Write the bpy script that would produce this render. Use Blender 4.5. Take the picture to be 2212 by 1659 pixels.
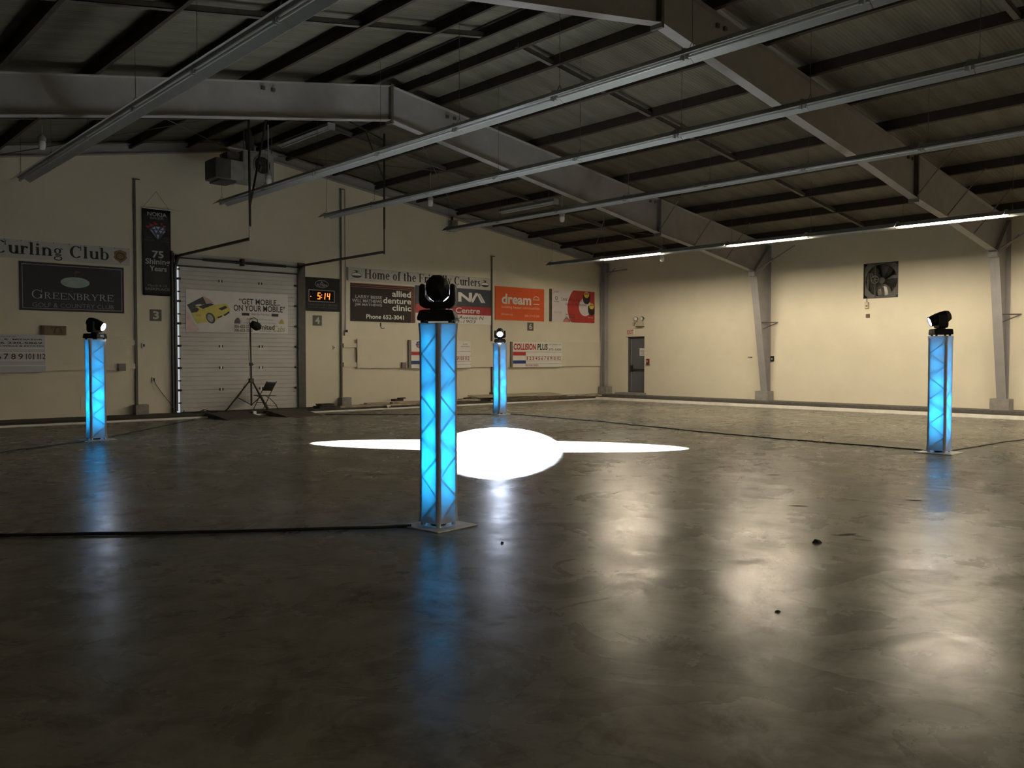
import bpy, bmesh, math, random
from mathutils import Vector, Matrix, Euler

for o in list(bpy.data.objects):
    bpy.data.objects.remove(o, do_unlink=True)
S = bpy.context.scene
COL = S.collection
R = math.radians
random.seed(7)

# ------------------------------------------------------------------ camera
cam_d = bpy.data.cameras.new('camera')
cam_d.sensor_width = 36.0
cam_d.lens = 36.0 * 1861 / 2212
cam_d.clip_end = 200
cam = bpy.data.objects.new('camera', cam_d)
COL.objects.link(cam)
cam.location = (0, 0, 1.6)
cam.rotation_euler = (R(90 - 1.74), 0, R(-42.11))
S.camera = cam

# ------------------------------------------------------------------ world: overcast daylight, seen only through the door gap
wd = bpy.data.worlds.new('world')
S.world = wd
wd.use_nodes = True
wd.node_tree.nodes['Background'].inputs[0].default_value = (0.85, 0.95, 1.0, 1)
wd.node_tree.nodes['Background'].inputs[1].default_value = 0.55

# ------------------------------------------------------------------ exposure / light levels
S.view_settings.view_transform = 'Standard'
S.view_settings.look = 'None'
S.view_settings.exposure = 0.0
S.view_settings.gamma = 1.0
S.view_settings.use_curve_mapping = False
S.cycles.use_denoising = True
S.cycles.max_bounces = 8
S.cycles.diffuse_bounces = 5
S.cycles.glossy_bounces = 4
S.cycles.sample_clamp_indirect = 6.0
TUBE_POWER = 350.0          # emission strength of a lit fluorescent tube
BEAM_POWER = 90000.0       # W of a moving-head beam
LENS_POWER = (40.0, 150.0, 800.0, 60.0)   # emission strength of each moving-head lens (near, left, far, right)
UPLIGHT = 4.2              # scale of the blue light inside the pillars

# ------------------------------------------------------------------ materials
def lin(c):
    return tuple(((v / 255) / 12.92 if v / 255 <= 0.04045 else ((v / 255 + 0.055) / 1.055) ** 2.4) for v in c)

MATS = {}
def mat(name, rgb, rough=0.6, metal=0.0, var=0.12, scale=6.0, bump=0.0, spec=0.5, emit=None, estr=0.0, bscale=None):
    """procedural principled material: colour varied by noise, optional bump"""
    if name in MATS:
        return MATS[name]
    m = bpy.data.materials.new(name)
    m.use_nodes = True
    nt = m.node_tree
    b = nt.nodes['Principled BSDF']
    b.inputs['Roughness'].default_value = rough
    b.inputs['Metallic'].default_value = metal
    b.inputs['Specular IOR Level'].default_value = spec
    tc = nt.nodes.new('ShaderNodeTexCoord')
    n = nt.nodes.new('ShaderNodeTexNoise')
    n.inputs['Scale'].default_value = scale
    n.inputs['Detail'].default_value = 4
    nt.links.new(tc.outputs['Object'], n.inputs['Vector'])
    r = nt.nodes.new('ShaderNodeValToRGB')
    r.color_ramp.elements[0].position = 0.3
    r.color_ramp.elements[1].position = 0.7
    r.color_ramp.elements[0].color = tuple(v * (1 - var) for v in rgb) + (1,)
    r.color_ramp.elements[1].color = tuple(min(1, v * (1 + var)) for v in rgb) + (1,)
    nt.links.new(n.outputs['Fac'], r.inputs['Fac'])
    nt.links.new(r.outputs['Color'], b.inputs['Base Color'])
    if bump:
        bp = nt.nodes.new('ShaderNodeBump')
        bp.inputs['Strength'].default_value = bump
        bp.inputs['Distance'].default_value = 0.02
        n2 = nt.nodes.new('ShaderNodeTexNoise')
        n2.inputs['Scale'].default_value = bscale or scale * 6
        nt.links.new(tc.outputs['Object'], n2.inputs['Vector'])
        nt.links.new(n2.outputs['Fac'], bp.inputs['Height'])
        nt.links.new(bp.outputs['Normal'], b.inputs['Normal'])
    if emit:
        b.inputs['Emission Color'].default_value = tuple(emit) + (1,)
        b.inputs['Emission Strength'].default_value = estr
    MATS[name] = m
    return m

def m255(name, rgb, **k):
    return mat(name, lin(rgb), **k)

WALL = mat('painted_cream_wall', (0.715, 0.665, 0.55), rough=0.85, var=0.035, scale=1.3, bump=0.15, bscale=60)
STEEL = mat('grey_painted_steel', (0.285, 0.275, 0.285), rough=0.5, var=0.08, scale=3)
PURLIN = mat('dark_brown_primer', (0.028, 0.017, 0.013), rough=0.75, var=0.25, scale=4)
BRACE = mat('dark_grey_angle_steel', (0.09, 0.08, 0.07), rough=0.6, var=0.2)
PIER = mat('grey_concrete_pier', (0.26, 0.25, 0.24), rough=0.9, var=0.15, scale=8, bump=0.3)
BLACKSTEEL = mat('dark_track_steel', (0.045, 0.042, 0.036), rough=0.55, var=0.25, scale=10)
GALV = mat('galvanised_steel', (0.55, 0.55, 0.53), rough=0.35, metal=0.8, var=0.15, scale=20)
WHITEPAINT = mat('white_enamel', (0.25, 0.255, 0.26), rough=0.4, var=0.06, scale=9)
DARKLEDGE = mat('black_rubber_ledge', (0.032, 0.030, 0.026), rough=0.8, var=0.3, scale=3)
CARPET = mat('grey_carpet', (0.10, 0.098, 0.092), rough=0.95, var=0.2, scale=8)
WHITECURB = mat('white_painted_board', (0.78, 0.76, 0.72), rough=0.55, var=0.1, scale=4)
DOORWHITE = mat('off_white_door_steel', (0.50, 0.49, 0.485), rough=0.5, var=0.06, scale=2)
DOORGREY = mat('grey_door_paint', (0.105, 0.11, 0.125), rough=0.5, var=0.08)
BLACK = mat('black_plastic', (0.012, 0.012, 0.013), rough=0.6, var=0.3, scale=12, spec=0.18)
BLACKMETAL = mat('black_painted_metal', (0.015, 0.014, 0.013), rough=0.45, var=0.3, scale=12)
CABLE = mat('black_cable_rubber', (0.012, 0.012, 0.012), rough=0.6, var=0.2)
TIMBER = mat('weathered_pale_timber', (0.36, 0.30, 0.22), rough=0.85, var=0.35, scale=5, bump=0.3)
DARKTIMBER = mat('dark_stained_timber', (0.09, 0.07, 0.05), rough=0.8, var=0.4, scale=5, bump=0.3)
PLYW = mat('plywood_sheet', (0.42, 0.38, 0.28), rough=0.8, var=0.15, scale=4)
PANELP = mat('cream_painted_plywood', (0.69, 0.64, 0.525), rough=0.75, var=0.04, scale=1.5)
ALU = mat('brushed_aluminium', (0.6, 0.6, 0.6), rough=0.3, metal=1.0, var=0.06)
BASEPLATE = mat('white_base_plate', (0.50, 0.48, 0.44), rough=0.55, var=0.2, scale=9)
MATRUBBER = mat('brown_rubber_mat', (0.075, 0.066, 0.055), rough=0.85, var=0.3, scale=6)

def emis(name, rgb, s):
    if name in MATS:
        return MATS[name]
    m = bpy.data.materials.new(name)
    m.use_nodes = True
    nt = m.node_tree
    nt.nodes.remove(nt.nodes['Principled BSDF'])
    e = nt.nodes.new('ShaderNodeEmission')
    e.inputs[0].default_value = tuple(rgb) + (1,)
    e.inputs[1].default_value = s
    nt.links.new(e.outputs[0], nt.nodes['Material Output'].inputs[0])
    MATS[name] = m
    return m
TUBE_ON = emis('lit_fluorescent_tube', (1.0, 0.85, 0.61), TUBE_POWER)
LED_RED = emis('red_clock_digits', (1.0, 0.13, 0.015), 4.5)

def floor_material():
    m = bpy.data.materials.new('polished_concrete')
    m.use_nodes = True
    nt = m.node_tree
    N = nt.nodes.new
    L = nt.links.new
    b = nt.nodes['Principled BSDF']
    tc = N('ShaderNodeTexCoord')
    def noise(scale, detail=5, rough=0.55, dist=0.0, vec=None):
        n = N('ShaderNodeTexNoise')
        n.inputs['Scale'].default_value = scale
        n.inputs['Detail'].default_value = detail
        n.inputs['Roughness'].default_value = rough
        n.inputs['Distortion'].default_value = dist
        L(vec or tc.outputs['Object'], n.inputs['Vector'])
        return n.outputs['Fac']
    def ramp(fac, p0, c0, p1, c1):
        r = N('ShaderNodeValToRGB')
        r.color_ramp.elements[0].position = p0
        r.color_ramp.elements[0].color = c0 + (1,)
        r.color_ramp.elements[1].position = p1
        r.color_ramp.elements[1].color = c1 + (1,)
        L(fac, r.inputs['Fac'])
        return r.outputs['Color']
    def mul(a, c):
        x = N('ShaderNodeMix')
        x.data_type = 'RGBA'
        x.blend_type = 'MULTIPLY'
        x.inputs[0].default_value = 1.0
        L(a, x.inputs[6])
        L(c, x.inputs[7])
        return x.outputs[2]
    base = ramp(noise(0.35, 6, 0.6, 0.6), 0.3, (0.142, 0.138, 0.117), 0.72, (0.202, 0.197, 0.168))
    grime = ramp(noise(2.3, 8, 0.7, 1.2), 0.36, (0.62, 0.60, 0.56), 0.56, (1, 1, 1))
    # hairline cracks
    vo = N('ShaderNodeTexVoronoi')
    vo.feature = 'DISTANCE_TO_EDGE'
    vo.inputs['Scale'].default_value = 0.32
    wv = N('ShaderNodeTexNoise')
    wv.inputs['Scale'].default_value = 1.1
    wv.inputs['Detail'].default_value = 6
    L(tc.outputs['Object'], wv.inputs['Vector'])
    ad = N('ShaderNodeMix')
    ad.data_type = 'RGBA'
    ad.blend_type = 'LINEAR_LIGHT'
    ad.inputs[0].default_value = 0.55
    L(tc.outputs['Object'], ad.inputs[6])
    L(wv.outputs['Color'], ad.inputs[7])
    L(ad.outputs[2], vo.inputs['Vector'])
    crack = ramp(vo.outputs['Distance'], 0.0, (0.78, 0.77, 0.75), 0.006, (1, 1, 1))
    L(mul(mul(base, grime), crack), b.inputs['Base Color'])
    rr = N('ShaderNodeMapRange')
    L(noise(1.1, 7, 0.65, 0.8), rr.inputs['Value'])
    rr.inputs['From Min'].default_value = 0.3
    rr.inputs['From Max'].default_value = 0.7
    rr.inputs['To Min'].default_value = 0.22
    rr.inputs['To Max'].default_value = 0.35
    L(rr.outputs[0], b.inputs['Roughness'])
    sp = N('ShaderNodeMapRange')
    L(noise(1.5, 12, 0.78, 1.4), sp.inputs['Value'])
    sp.inputs['From Min'].default_value = 0.40
    sp.inputs['From Max'].default_value = 0.60
    sp.inputs['To Min'].default_value = 0.012
    sp.inputs['To Max'].default_value = 0.10
    L(sp.outputs[0], b.inputs['Specular IOR Level'])
    bp = N('ShaderNodeBump')
    bp.inputs['Strength'].default_value = 0.11
    bp.inputs['Distance'].default_value = 0.006
    L(noise(5.0, 9, 0.65, 0.6), bp.inputs['Height'])
    bp2 = N('ShaderNodeBump')
    bp2.inputs['Strength'].default_value = 0.0
    bp2.inputs['Distance'].default_value = 0.004
    L(vo.outputs['Distance'], bp2.inputs['Height'])
    L(bp.outputs['Normal'], bp2.inputs['Normal'])
    L(bp2.outputs['Normal'], b.inputs['Normal'])
    return m

def deck_material():
    """ribbed insulation-faced roof deck with faint water stains"""
    m = bpy.data.materials.new('ribbed_roof_deck')
    m.use_nodes = True
    nt = m.node_tree
    N = nt.nodes.new
    L = nt.links.new
    b = nt.nodes['Principled BSDF']
    b.inputs['Roughness'].default_value = 0.75
    tc = N('ShaderNodeTexCoord')
    mp = N('ShaderNodeMapping')
    mp.inputs['Scale'].default_value = (0.35, 2.2, 0.35)
    L(tc.outputs['Object'], mp.inputs['Vector'])
    n = N('ShaderNodeTexNoise')
    n.inputs['Scale'].default_value = 1.6
    n.inputs['Detail'].default_value = 6
    L(mp.outputs['Vector'], n.inputs['Vector'])
    r = N('ShaderNodeValToRGB')
    r.color_ramp.elements[0].position = 0.3
    r.color_ramp.elements[0].color = (0.085, 0.078, 0.058, 1)
    r.color_ramp.elements[1].position = 0.72
    r.color_ramp.elements[1].color = (0.145, 0.133, 0.100, 1)
    L(n.outputs['Fac'], r.inputs['Fac'])
    L(r.outputs['Color'], b.inputs['Base Color'])
    w = N('ShaderNodeTexWave')
    w.bands_direction = 'Y'
    w.inputs['Scale'].default_value = 4.2
    L(tc.outputs['Object'], w.inputs['Vector'])
    bp = N('ShaderNodeBump')
    bp.inputs['Strength'].default_value = 0.5
    bp.inputs['Distance'].default_value = 0.02
    L(w.outputs['Fac'], bp.inputs['Height'])
    L(bp.outputs['Normal'], b.inputs['Normal'])
    return m

def fabric_material():
    """stretch fabric: half reflects, half lets light through"""
    m = bpy.data.materials.new('white_stretch_fabric')
    m.use_nodes = True
    nt = m.node_tree
    N = nt.nodes.new
    L = nt.links.new
    nt.nodes.remove(nt.nodes['Principled BSDF'])
    tc = N('ShaderNodeTexCoord')
    n = N('ShaderNodeTexNoise')
    n.inputs['Scale'].default_value = 90
    L(tc.outputs['Object'], n.inputs['Vector'])
    r = N('ShaderNodeValToRGB')
    r.color_ramp.elements[0].color = (0.60, 0.59, 0.58, 1)
    r.color_ramp.elements[1].color = (0.68, 0.67, 0.66, 1)
    L(n.outputs['Fac'], r.inputs['Fac'])
    d = N('ShaderNodeBsdfDiffuse')
    t = N('ShaderNodeBsdfTranslucent')
    L(r.outputs['Color'], d.inputs['Color'])
    L(r.outputs['Color'], t.inputs['Color'])
    mx = N('ShaderNodeMixShader')
    mx.inputs[0].default_value = 0.66
    L(d.outputs[0], mx.inputs[1])
    L(t.outputs[0], mx.inputs[2])
    L(mx.outputs[0], nt.nodes['Material Output'].inputs[0])
    return m
FLOOR = floor_material()
DECK = deck_material()
FABRIC = fabric_material()

# ------------------------------------------------------------------ object helpers
def tag(o, label=None, cat=None, group=None, kind=None):
    for k, v in (('label', label), ('category', cat), ('group', group), ('kind', kind)):
        if v:
            o[k] = v
    return o

def thing(name, label, cat, loc=(0, 0, 0), rz=0.0, group=None):
    o = bpy.data.objects.new(name, None)
    COL.objects.link(o)
    o.location = loc
    o.rotation_euler = (0, 0, rz)
    o.empty_display_size = 0.1
    return tag(o, label, cat, group)

class MB:
    def __init__(s):
        s.v = []
        s.f = []
    def add(s, vs, fs):
        n = len(s.v)
        s.v += [tuple(p) for p in vs]
        s.f += [tuple(i + n for i in q) for q in fs]
        return s
    def box(s, a, b, M=None):
        (x0, y0, z0), (x1, y1, z1) = a, b
        vs = [Vector(p) for p in ((x0, y0, z0), (x1, y0, z0), (x1, y1, z0), (x0, y1, z0), (x0, y0, z1), (x1, y0, z1), (x1, y1, z1), (x0, y1, z1))]
        if M:
            vs = [M @ p for p in vs]
        return s.add(vs, [(0, 3, 2, 1), (4, 5, 6, 7), (0, 1, 5, 4), (1, 2, 6, 5), (2, 3, 7, 6), (3, 0, 4, 7)])
    def tube(s, p, q, r, n=8, r2=None, cap=True):
        p, q = Vector(p), Vector(q)
        d = (q - p).normalized()
        u = d.orthogonal().normalized()
        w = d.cross(u)
        r2 = r if r2 is None else r2
        vs = []
        for c, rr in ((p, r), (q, r2)):
            for i in range(n):
                a = 2 * math.pi * i / n
                vs.append(c + (u * math.cos(a) + w * math.sin(a)) * rr)
        fs = [(i, (i + 1) % n, n + (i + 1) % n, n + i) for i in range(n)]
        if cap:
            fs += [tuple(range(n))[::-1], tuple(range(n, 2 * n))]
        return s.add(vs, fs)
    def path(s, pts, r, n=6):
        pts = [Vector(p) for p in pts]
        vs, fs = [], []
        for k, p in enumerate(pts):
            d = (pts[min(k + 1, len(pts) - 1)] - pts[max(k - 1, 0)]).normalized()
            ref = Vector((0, 0, 1)) if abs(d.z) < 0.9 else Vector((1, 0, 0))
            u = d.cross(ref).normalized()
            w = u.cross(d)
            for i in range(n):
                a = 2 * math.pi * i / n
                vs.append(p + (u * math.cos(a) + w * math.sin(a)) * r)
        for k in range(len(pts) - 1):
            for i in range(n):
                j = (i + 1) % n
                fs.append((k * n + i, k * n + j, (k + 1) * n + j, (k + 1) * n + i))
        fs += [tuple(range(n))[::-1], tuple(range((len(pts) - 1) * n, len(pts) * n))]
        return s.add(vs, fs)
    def lathe(s, prof, n=16, M=None, close=True):
        """prof: (radius, z) about local z"""
        vs, fs = [], []
        for r, z in prof:
            for i in range(n):
                a = 2 * math.pi * i / n
                vs.append(Vector((r * math.cos(a), r * math.sin(a), z)))
        for k in range(len(prof) - 1):
            for i in range(n):
                j = (i + 1) % n
                fs.append((k * n + i, k * n + j, (k + 1) * n + j, (k + 1) * n + i))
        if close:
            fs += [tuple(range(n))[::-1], tuple(range((len(prof) - 1) * n, len(prof) * n))]
        if M:
            vs = [M @ p for p in vs]
        return s.add(vs, fs)
    def prism(s, pts, fn, t0, t1):
        """polygon pts (u,v) extruded between t0 and t1; fn(u,v,t)->xyz"""
        n = len(pts)
        vs = [fn(u, v, t0) for u, v in pts] + [fn(u, v, t1) for u, v in pts]
        fs = [tuple(range(n))[::-1], tuple(range(n, 2 * n))] + [(i, (i + 1) % n, n + (i + 1) % n, n + i) for i in range(n)]
        return s.add(vs, fs)
    def mesh(s, name, m):
        me = bpy.data.meshes.new(name)
        me.from_pydata(s.v, [], s.f)
        bm = bmesh.new()
        bm.from_mesh(me)
        bmesh.ops.recalc_face_normals(bm, faces=bm.faces)
        bm.to_mesh(me)
        bm.free()
        me.materials.append(m)
        return me
    def build(s, name, m, parent=None, smooth=False, bevel=0.0):
        me = s.mesh(name, m)
        o = bpy.data.objects.new(name, me)
        COL.objects.link(o)
        if parent:
            o.parent = parent
        if smooth:
            me.shade_smooth() if hasattr(me, 'shade_smooth') else None
            try:
                me.set_sharp_from_angle(angle=R(40))
            except Exception:
                pass
        if bevel:
            b = o.modifiers.new('bevel', 'BEVEL')
            b.width = bevel
            b.segments = 2
            b.limit_method = 'ANGLE'
        return o

def inst(name, me, parent=None, loc=(0, 0, 0), rot=(0, 0, 0), scale=(1, 1, 1)):
    o = bpy.data.objects.new(name, me)
    COL.objects.link(o)
    o.parent = parent
    o.location = loc
    o.rotation_euler = rot
    o.scale = scale
    return o

def box(name, a, b, m, parent=None, bevel=0.0):
    return MB().box(a, b).build(name, m, parent, bevel=bevel)

# ------------------------------------------------------------------ the hall's measures
W = 26.4            # side wall plane x
D = 23.65           # end wall plane y
XL = -4.6           # other side wall
YF = -12.7          # far wall behind the camera
XA = 10.9           # ridge
SL, SR = 0.18, 0.14
def roof(x, apex):
    return apex - (XA - x) * SL if x < XA else apex - (x - XA) * SR
DECKZ = 7.83
FRAMES = (16.1, 8.65, 1.2)

# floor
tag(MB().box((XL - 0.2, YF - 0.2, -0.3), (W + 0.2, D + 0.2, 0)).build('floor', FLOOR), 'dark polished concrete floor with scuffs and glossy reflections', kind='structure')

def wall_cells(us, zs, holes, fn, t0, t1):
    us = sorted(set(us + [h for q in holes for h in q[:2]]))
    zs = sorted(set(zs + [h for q in holes for h in q[2:]]))
    b = MB()
    for i in range(len(us) - 1):
        for j in range(len(zs) - 1):
            cu, cz = (us[i] + us[i + 1]) / 2, (zs[j] + zs[j + 1]) / 2
            if any(h[0] < cu < h[1] and h[2] < cz < h[3] for h in holes):
                continue
            p, q = fn(us[i], zs[j], t0), fn(us[i + 1], zs[j + 1], t1)
            b.box(tuple(min(x, y) for x, y in zip(p, q)), tuple(max(x, y) for x, y in zip(p, q)))
    return b

# end wall with the vehicle door opening
GX0, GX1, GZ0, GZ1 = 9.0, 12.62, 0.0, 4.12
b = wall_cells([XL - 0.2, W + 0.2], [0.0, 4.9], [(GX0, GX1, GZ0, GZ1)], lambda u, z, t: (u, t, z), D, D + 0.2)
b.prism([(XL - 0.2, 4.9), (W + 0.2, 4.9), (W + 0.2, roof(W + 0.2, DECKZ + 0.05)), (XA, DECKZ + 0.05), (XL - 0.2, roof(XL - 0.2, DECKZ + 0.05))], lambda u, z, t: (u, t, z), D, D + 0.2)
wall_back = tag(b.build('wall_back', WALL), 'cream painted end wall carrying the sponsor signs', kind='structure')
# side wall with door recess and fan opening
DY0, DY1, DZ0, DZ1 = 21.50, 22.44, 0.2, 2.44
FY0, FY1, FZ0, FZ1 = 11.65, 12.74, 3.45, 4.55
b = wall_cells([YF, D], [0.0, 5.70], [(DY0, DY1, DZ0, DZ1), (FY0, FY1, FZ0, FZ1)], lambda u, z, t: (t, u, z), W, W + 0.3)
wall_right = tag(b.build('wall_right', WALL), 'long cream painted side wall with exit door and exhaust fan', kind='structure')
tag(box('wall_left', (XL - 0.2, YF, 0), (XL, D, 5.06), WALL), 'cream side wall out of view', kind='structure')
b = MB().prism([(XL - 0.2, 0), (W + 0.2, 0), (W + 0.2, roof(W + 0.2, DECKZ + 0.05)), (XA, DECKZ + 0.05), (XL - 0.2, roof(XL - 0.2, DECKZ + 0.05))], lambda u, z, t: (u, t, z), YF - 0.2, YF)
tag(b.build('wall_front', WALL), 'cream end wall behind the viewpoint', kind='structure')

# roof deck
b = MB()
for xa, xb in ((XL - 0.3, XA), (XA, W + 0.35)):
    b.prism([(xa, roof(xa, DECKZ)), (xb, roof(xb, DECKZ)), (xb, roof(xb, DECKZ) + 0.12), (xa, roof(xa, DECKZ) + 0.12)], lambda u, z, t: (u, t, z), YF - 0.3, D + 0.3)
ceiling = tag(b.build('ceiling', DECK), 'ribbed roof deck above dark purlins', kind='structure')

# purlins: lapped dark cold-formed sections, one piece per bay, children of the ceiling
PX_R = [11.30, 12.23, 13.80, 15.34, 16.96, 18.65, 20.30, 22.05, 23.76, 25.57]
PX_L = [10.48, 9.35, 7.85, 6.30, 4.80, 3.28, 1.75, 0.20, -1.35, -2.9, -4.3]
PUR_H = 0.215
def purlin_mesh(length, s):
    # C section: web with top and bottom flange, open to one side
    pts = [(0, 0), (0.075 * s, 0), (0.075 * s, 0.02), (0.008 * s, 0.02), (0.008 * s, PUR_H - 0.02), (0.075 * s, PUR_H - 0.02), (0.075 * s, PUR_H), (0, PUR_H)]
    return MB().prism(pts, lambda u, v, t: (u, t, v), 0, length).mesh('purlin', PURLIN)
BAYS = [(16.1, 23.62), (8.65, 16.1), (1.2, 8.65), (-6.3, 1.2)]
PM = {}
for side, xs in ((1, PX_R), (-1, PX_L)):
    for y0, y1 in BAYS:
        lap = 0.75
        ya, yb = y0 - lap, min(y1 + lap, D - 0.03)
        key = (side, round(yb - ya, 2))
        if key not in PM:
            PM[key] = purlin_mesh(yb - ya, side)
        even = BAYS.index((y0, y1)) % 2
        for x in xs:
            ang = math.atan(SR) if side > 0 else -math.atan(SL)
            inst('purlin', PM[key], ceiling, (x + (0.010 if even else 0.0), ya, roof(x, DECKZ) - PUR_H - (0.012 if even else 0.0)), (0, ang, 0))
# sag bracing angles between the purlins, mid bay
for y0, y1 in BAYS[:3]:
    ym = (y0 + y1) / 2
    for side, xs in ((1, PX_R), (-1, PX_L)):
        for a, c in zip(xs[:-1], xs[1:]):
            z0, z1 = roof(a, DECKZ) - PUR_H + 0.01, roof(c, DECKZ) - PUR_H + 0.01
            MB().prism([(a, z0), (c, z1), (c, z1 + 0.012), (a, z0 + 0.012)], lambda u, v, t: (u, t, v), ym - 0.05, ym + 0.05).prism(
                [(a, z0), (c, z1), (c, z1 + 0.09), (a, z0 + 0.09)], lambda u, v, t: (u, t, v), ym - 0.05, ym - 0.04).build('sag_brace', BRACE, ceiling)
# cross bracing rods in the end bay
for xa, ya, xb, yb in ((4.8, 16.3, 10.5, 23.4), (10.5, 16.3, 4.8, 23.4), (11.3, 16.3, 18.65, 23.4), (18.65, 16.3, 11.3, 23.4), (18.65, 16.3, 25.4, 23.4), (25.4, 16.3, 18.65, 23.4)):
    MB().tube((xa, ya, roof(xa, DECKZ) - 0.32), (xb, yb, roof(xb, DECKZ) - 0.32), 0.011, 6).build('brace_rod', BRACE, ceiling)

# ------------------------------------------------------------------ steel portal frames
def beam_strip(pts, y, half, th, up):
    """flange plate following pts (x,z), width 2*half about y, thickness th"""
    b = MB()
    for (xa, za), (xb, zb) in zip(pts[:-1], pts[1:]):
        n = Vector((-(zb - za), xb - xa)).normalized() * th * up
        b.prism([(xa, za), (xb, zb), (xb + n.x, zb + n.y), (xa + n.x, za + n.y)], lambda u, v, t: (u, t, v), y - half, y + half)
    return b
TOPZ = 7.59
BOT_R = [(10.9, 6.86), (15.2, 6.14), (18.2, 5.67), (20.35, 5.29), (22.2, 5.03), (25.45, 4.50)]
BOT_L = [(10.9, 6.86), (6.3, 6.09), (3.3, 5.55), (1.2, 5.10), (-0.6, 4.82), (-3.65, 4.25)]
def frame(y, label):
    f = thing('steel_frame', label, 'beam', (0, 0, 0), group='steel portal frames')
    for side, bot, xw, wallx in ((1, BOT_R, 25.45, W - 0.02), (-1, BOT_L, -3.65, XL + 0.02)):
        xs = [p[0] for p in bot] + [wallx]
        top = [(x, roof(x, TOPZ)) for x in xs]
        botp = bot + [(wallx, bot[-1][1])]
        poly = top + botp[::-1]
        MB().prism(poly, lambda u, v, t: (u, t, v), y - 0.006, y + 0.006).build('rafter_web', STEEL, f)
        beam_strip(bot, y, 0.105, 0.014, -1 if side > 0 else 1).build('bottom_flange', STEEL, f)
        beam_strip([top[0], top[-1]], y, 0.105, 0.014, 1 if side > 0 else -1).build('top_flange', STEEL, f)
        # tapered column
        zk = bot[-1][1]
        xb = W - 0.20 if side > 0 else XL + 0.20
        MB().prism([(xw, zk), (wallx, zk), (wallx, 0.46), (xb, 0.46)], lambda u, v, t: (u, t, v), y - 0.006, y + 0.006).build('column_web', STEEL, f)
        beam_strip([(xw, zk + 0.02), (xb, 0.46)], y, 0.125, 0.016, 1 if side > 0 else -1).build('column_flange', STEEL, f)
        box('column_back_flange', (wallx - 0.012, y - 0.125, 0.46), (wallx, y + 0.125, roof(wallx, TOPZ)), STEEL, f)
        # knee bracket with bolts, splice plates
        b = MB().box((xw - 0.10, y - 0.12, zk - 0.14), (xw + 0.04, y + 0.12, zk - 0.02))
        b.box((xw - 0.12, y - 0.14, zk - 0.17), (xw + 0.06, y + 0.14, zk - 0.145))
        b.build('knee_bracket', STEEL, f, bevel=0.006)
        MB().prism([(xw, zk), (wallx, zk + 0.9), (wallx, zk + 0.93), (xw, zk + 0.03)], lambda u, v, t: (u, t, v), y - 0.10, y + 0.10).build('stiffener', STEEL, f)
        xs_ = 20.35 if side > 0 else 1.2
        zb_ = 5.29 if side > 0 else 5.10
        box('splice_plate', (xs_ - 0.025, y - 0.115, zb_ - 0.09), (xs_ + 0.025, y + 0.115, roof(xs_, TOPZ) + 0.03), BRACE, f)
        # concrete pier under the column
        xc = xb + (0.03 if side > 0 else -0.03)
        box('pier', (xc - 0.2, y - 0.25, 0.14) if side > 0 else (xc - 0.2, y - 0.25, 0.0), (min(xc + 0.2, W - 0.004), y + 0.25, 0.46), PIER, f, bevel=0.01)
        # flange braces to the purlins
        for px in ((20.30, 22.05, 23.76) if side > 0 else (0.20,)):
            zb2 = None
            for (xa, za), (xc2, zc) in zip(bot[:-1], bot[1:]):
                if min(xa, xc2) <= px <= max(xa, xc2):
                    zb2 = za + (zc - za) * (px - xa) / (xc2 - xa)
            MB().tube((px, y - 0.10, zb2 + 0.03), (px, y - 0.95, roof(px, DECKZ) - PUR_H + 0.02), 0.014, 6).build('flange_brace', BRACE, f)
        # small lugs with bolts on the web
        for px in ((12.6, 20.1) if side > 0 else (8.0,)):
            for dx in (-0.11, 0.11):
                box('clip_lug', (px + dx - 0.035, y - 0.05, roof(px, TOPZ) - 0.16), (px + dx + 0.035, y - 0.006, roof(px, TOPZ) - 0.09), BRACE, f)
    # ridge splice
    box('ridge_plate', (XA - 0.03, y - 0.115, 6.77), (XA + 0.03, y + 0.115, TOPZ + 0.04), BRACE, f)
    # small wall brackets on the column
    zc = 2.8
    MB().tube((W - 0.42, y - 0.02, zc), (W - 0.05, y - 0.42, zc), 0.018, 6).tube((W - 0.35, y - 0.02, zc - 0.22), (W - 0.05, y - 0.42, zc), 0.014, 6).build('wall_bracket', BRACE, f)
    MB().tube((W - 0.85, y - 0.1, 4.55), (W - 0.03, y - 1.0, 5.35), 0.022, 6).tube((W - 0.75, y - 0.1, 4.45), (W - 0.45, y - 0.45, 4.95), 0.018, 6).build('knee_strut', STEEL, f)
    return f
frame(8.65, 'grey steel portal frame whose ridge joint shows nearest, at the top edge')
frame(16.1, 'grey steel portal frame in the middle bay, second from the end wall')
frame(1.2, 'grey steel portal frame directly overhead, outside the view')

# end frame against the end wall
ef = thing('end_frame', 'slim grey steel rafter running along the top of the end wall', 'beam')
EB = 7.48
for xa, xb in ((XL, XA), (XA, W - 0.1)):
    MB().prism([(xa, roof(xa, EB)), (xb, roof(xb, EB)), (xb, roof(xb, EB) + 0.24), (xa, roof(xa, EB) + 0.24)], lambda u, v, t: (u, t, v), D - 0.13, D - 0.115).build('rafter_web', STEEL, ef)
    MB().prism([(xa, roof(xa, EB)), (xb, roof(xb, EB)), (xb, roof(xb, EB) + 0.016), (xa, roof(xa, EB) + 0.016)], lambda u, v, t: (u, t, v), D - 0.22, D - 0.02).build('bottom_flange', STEEL, ef)
    MB().prism([(xa, roof(xa, EB) + 0.24), (xb, roof(xb, EB) + 0.24), (xb, roof(xb, EB) + 0.256), (xa, roof(xa, EB) + 0.256)], lambda u, v, t: (u, t, v), D - 0.22, D - 0.02).build('top_flange', STEEL, ef)
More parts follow.
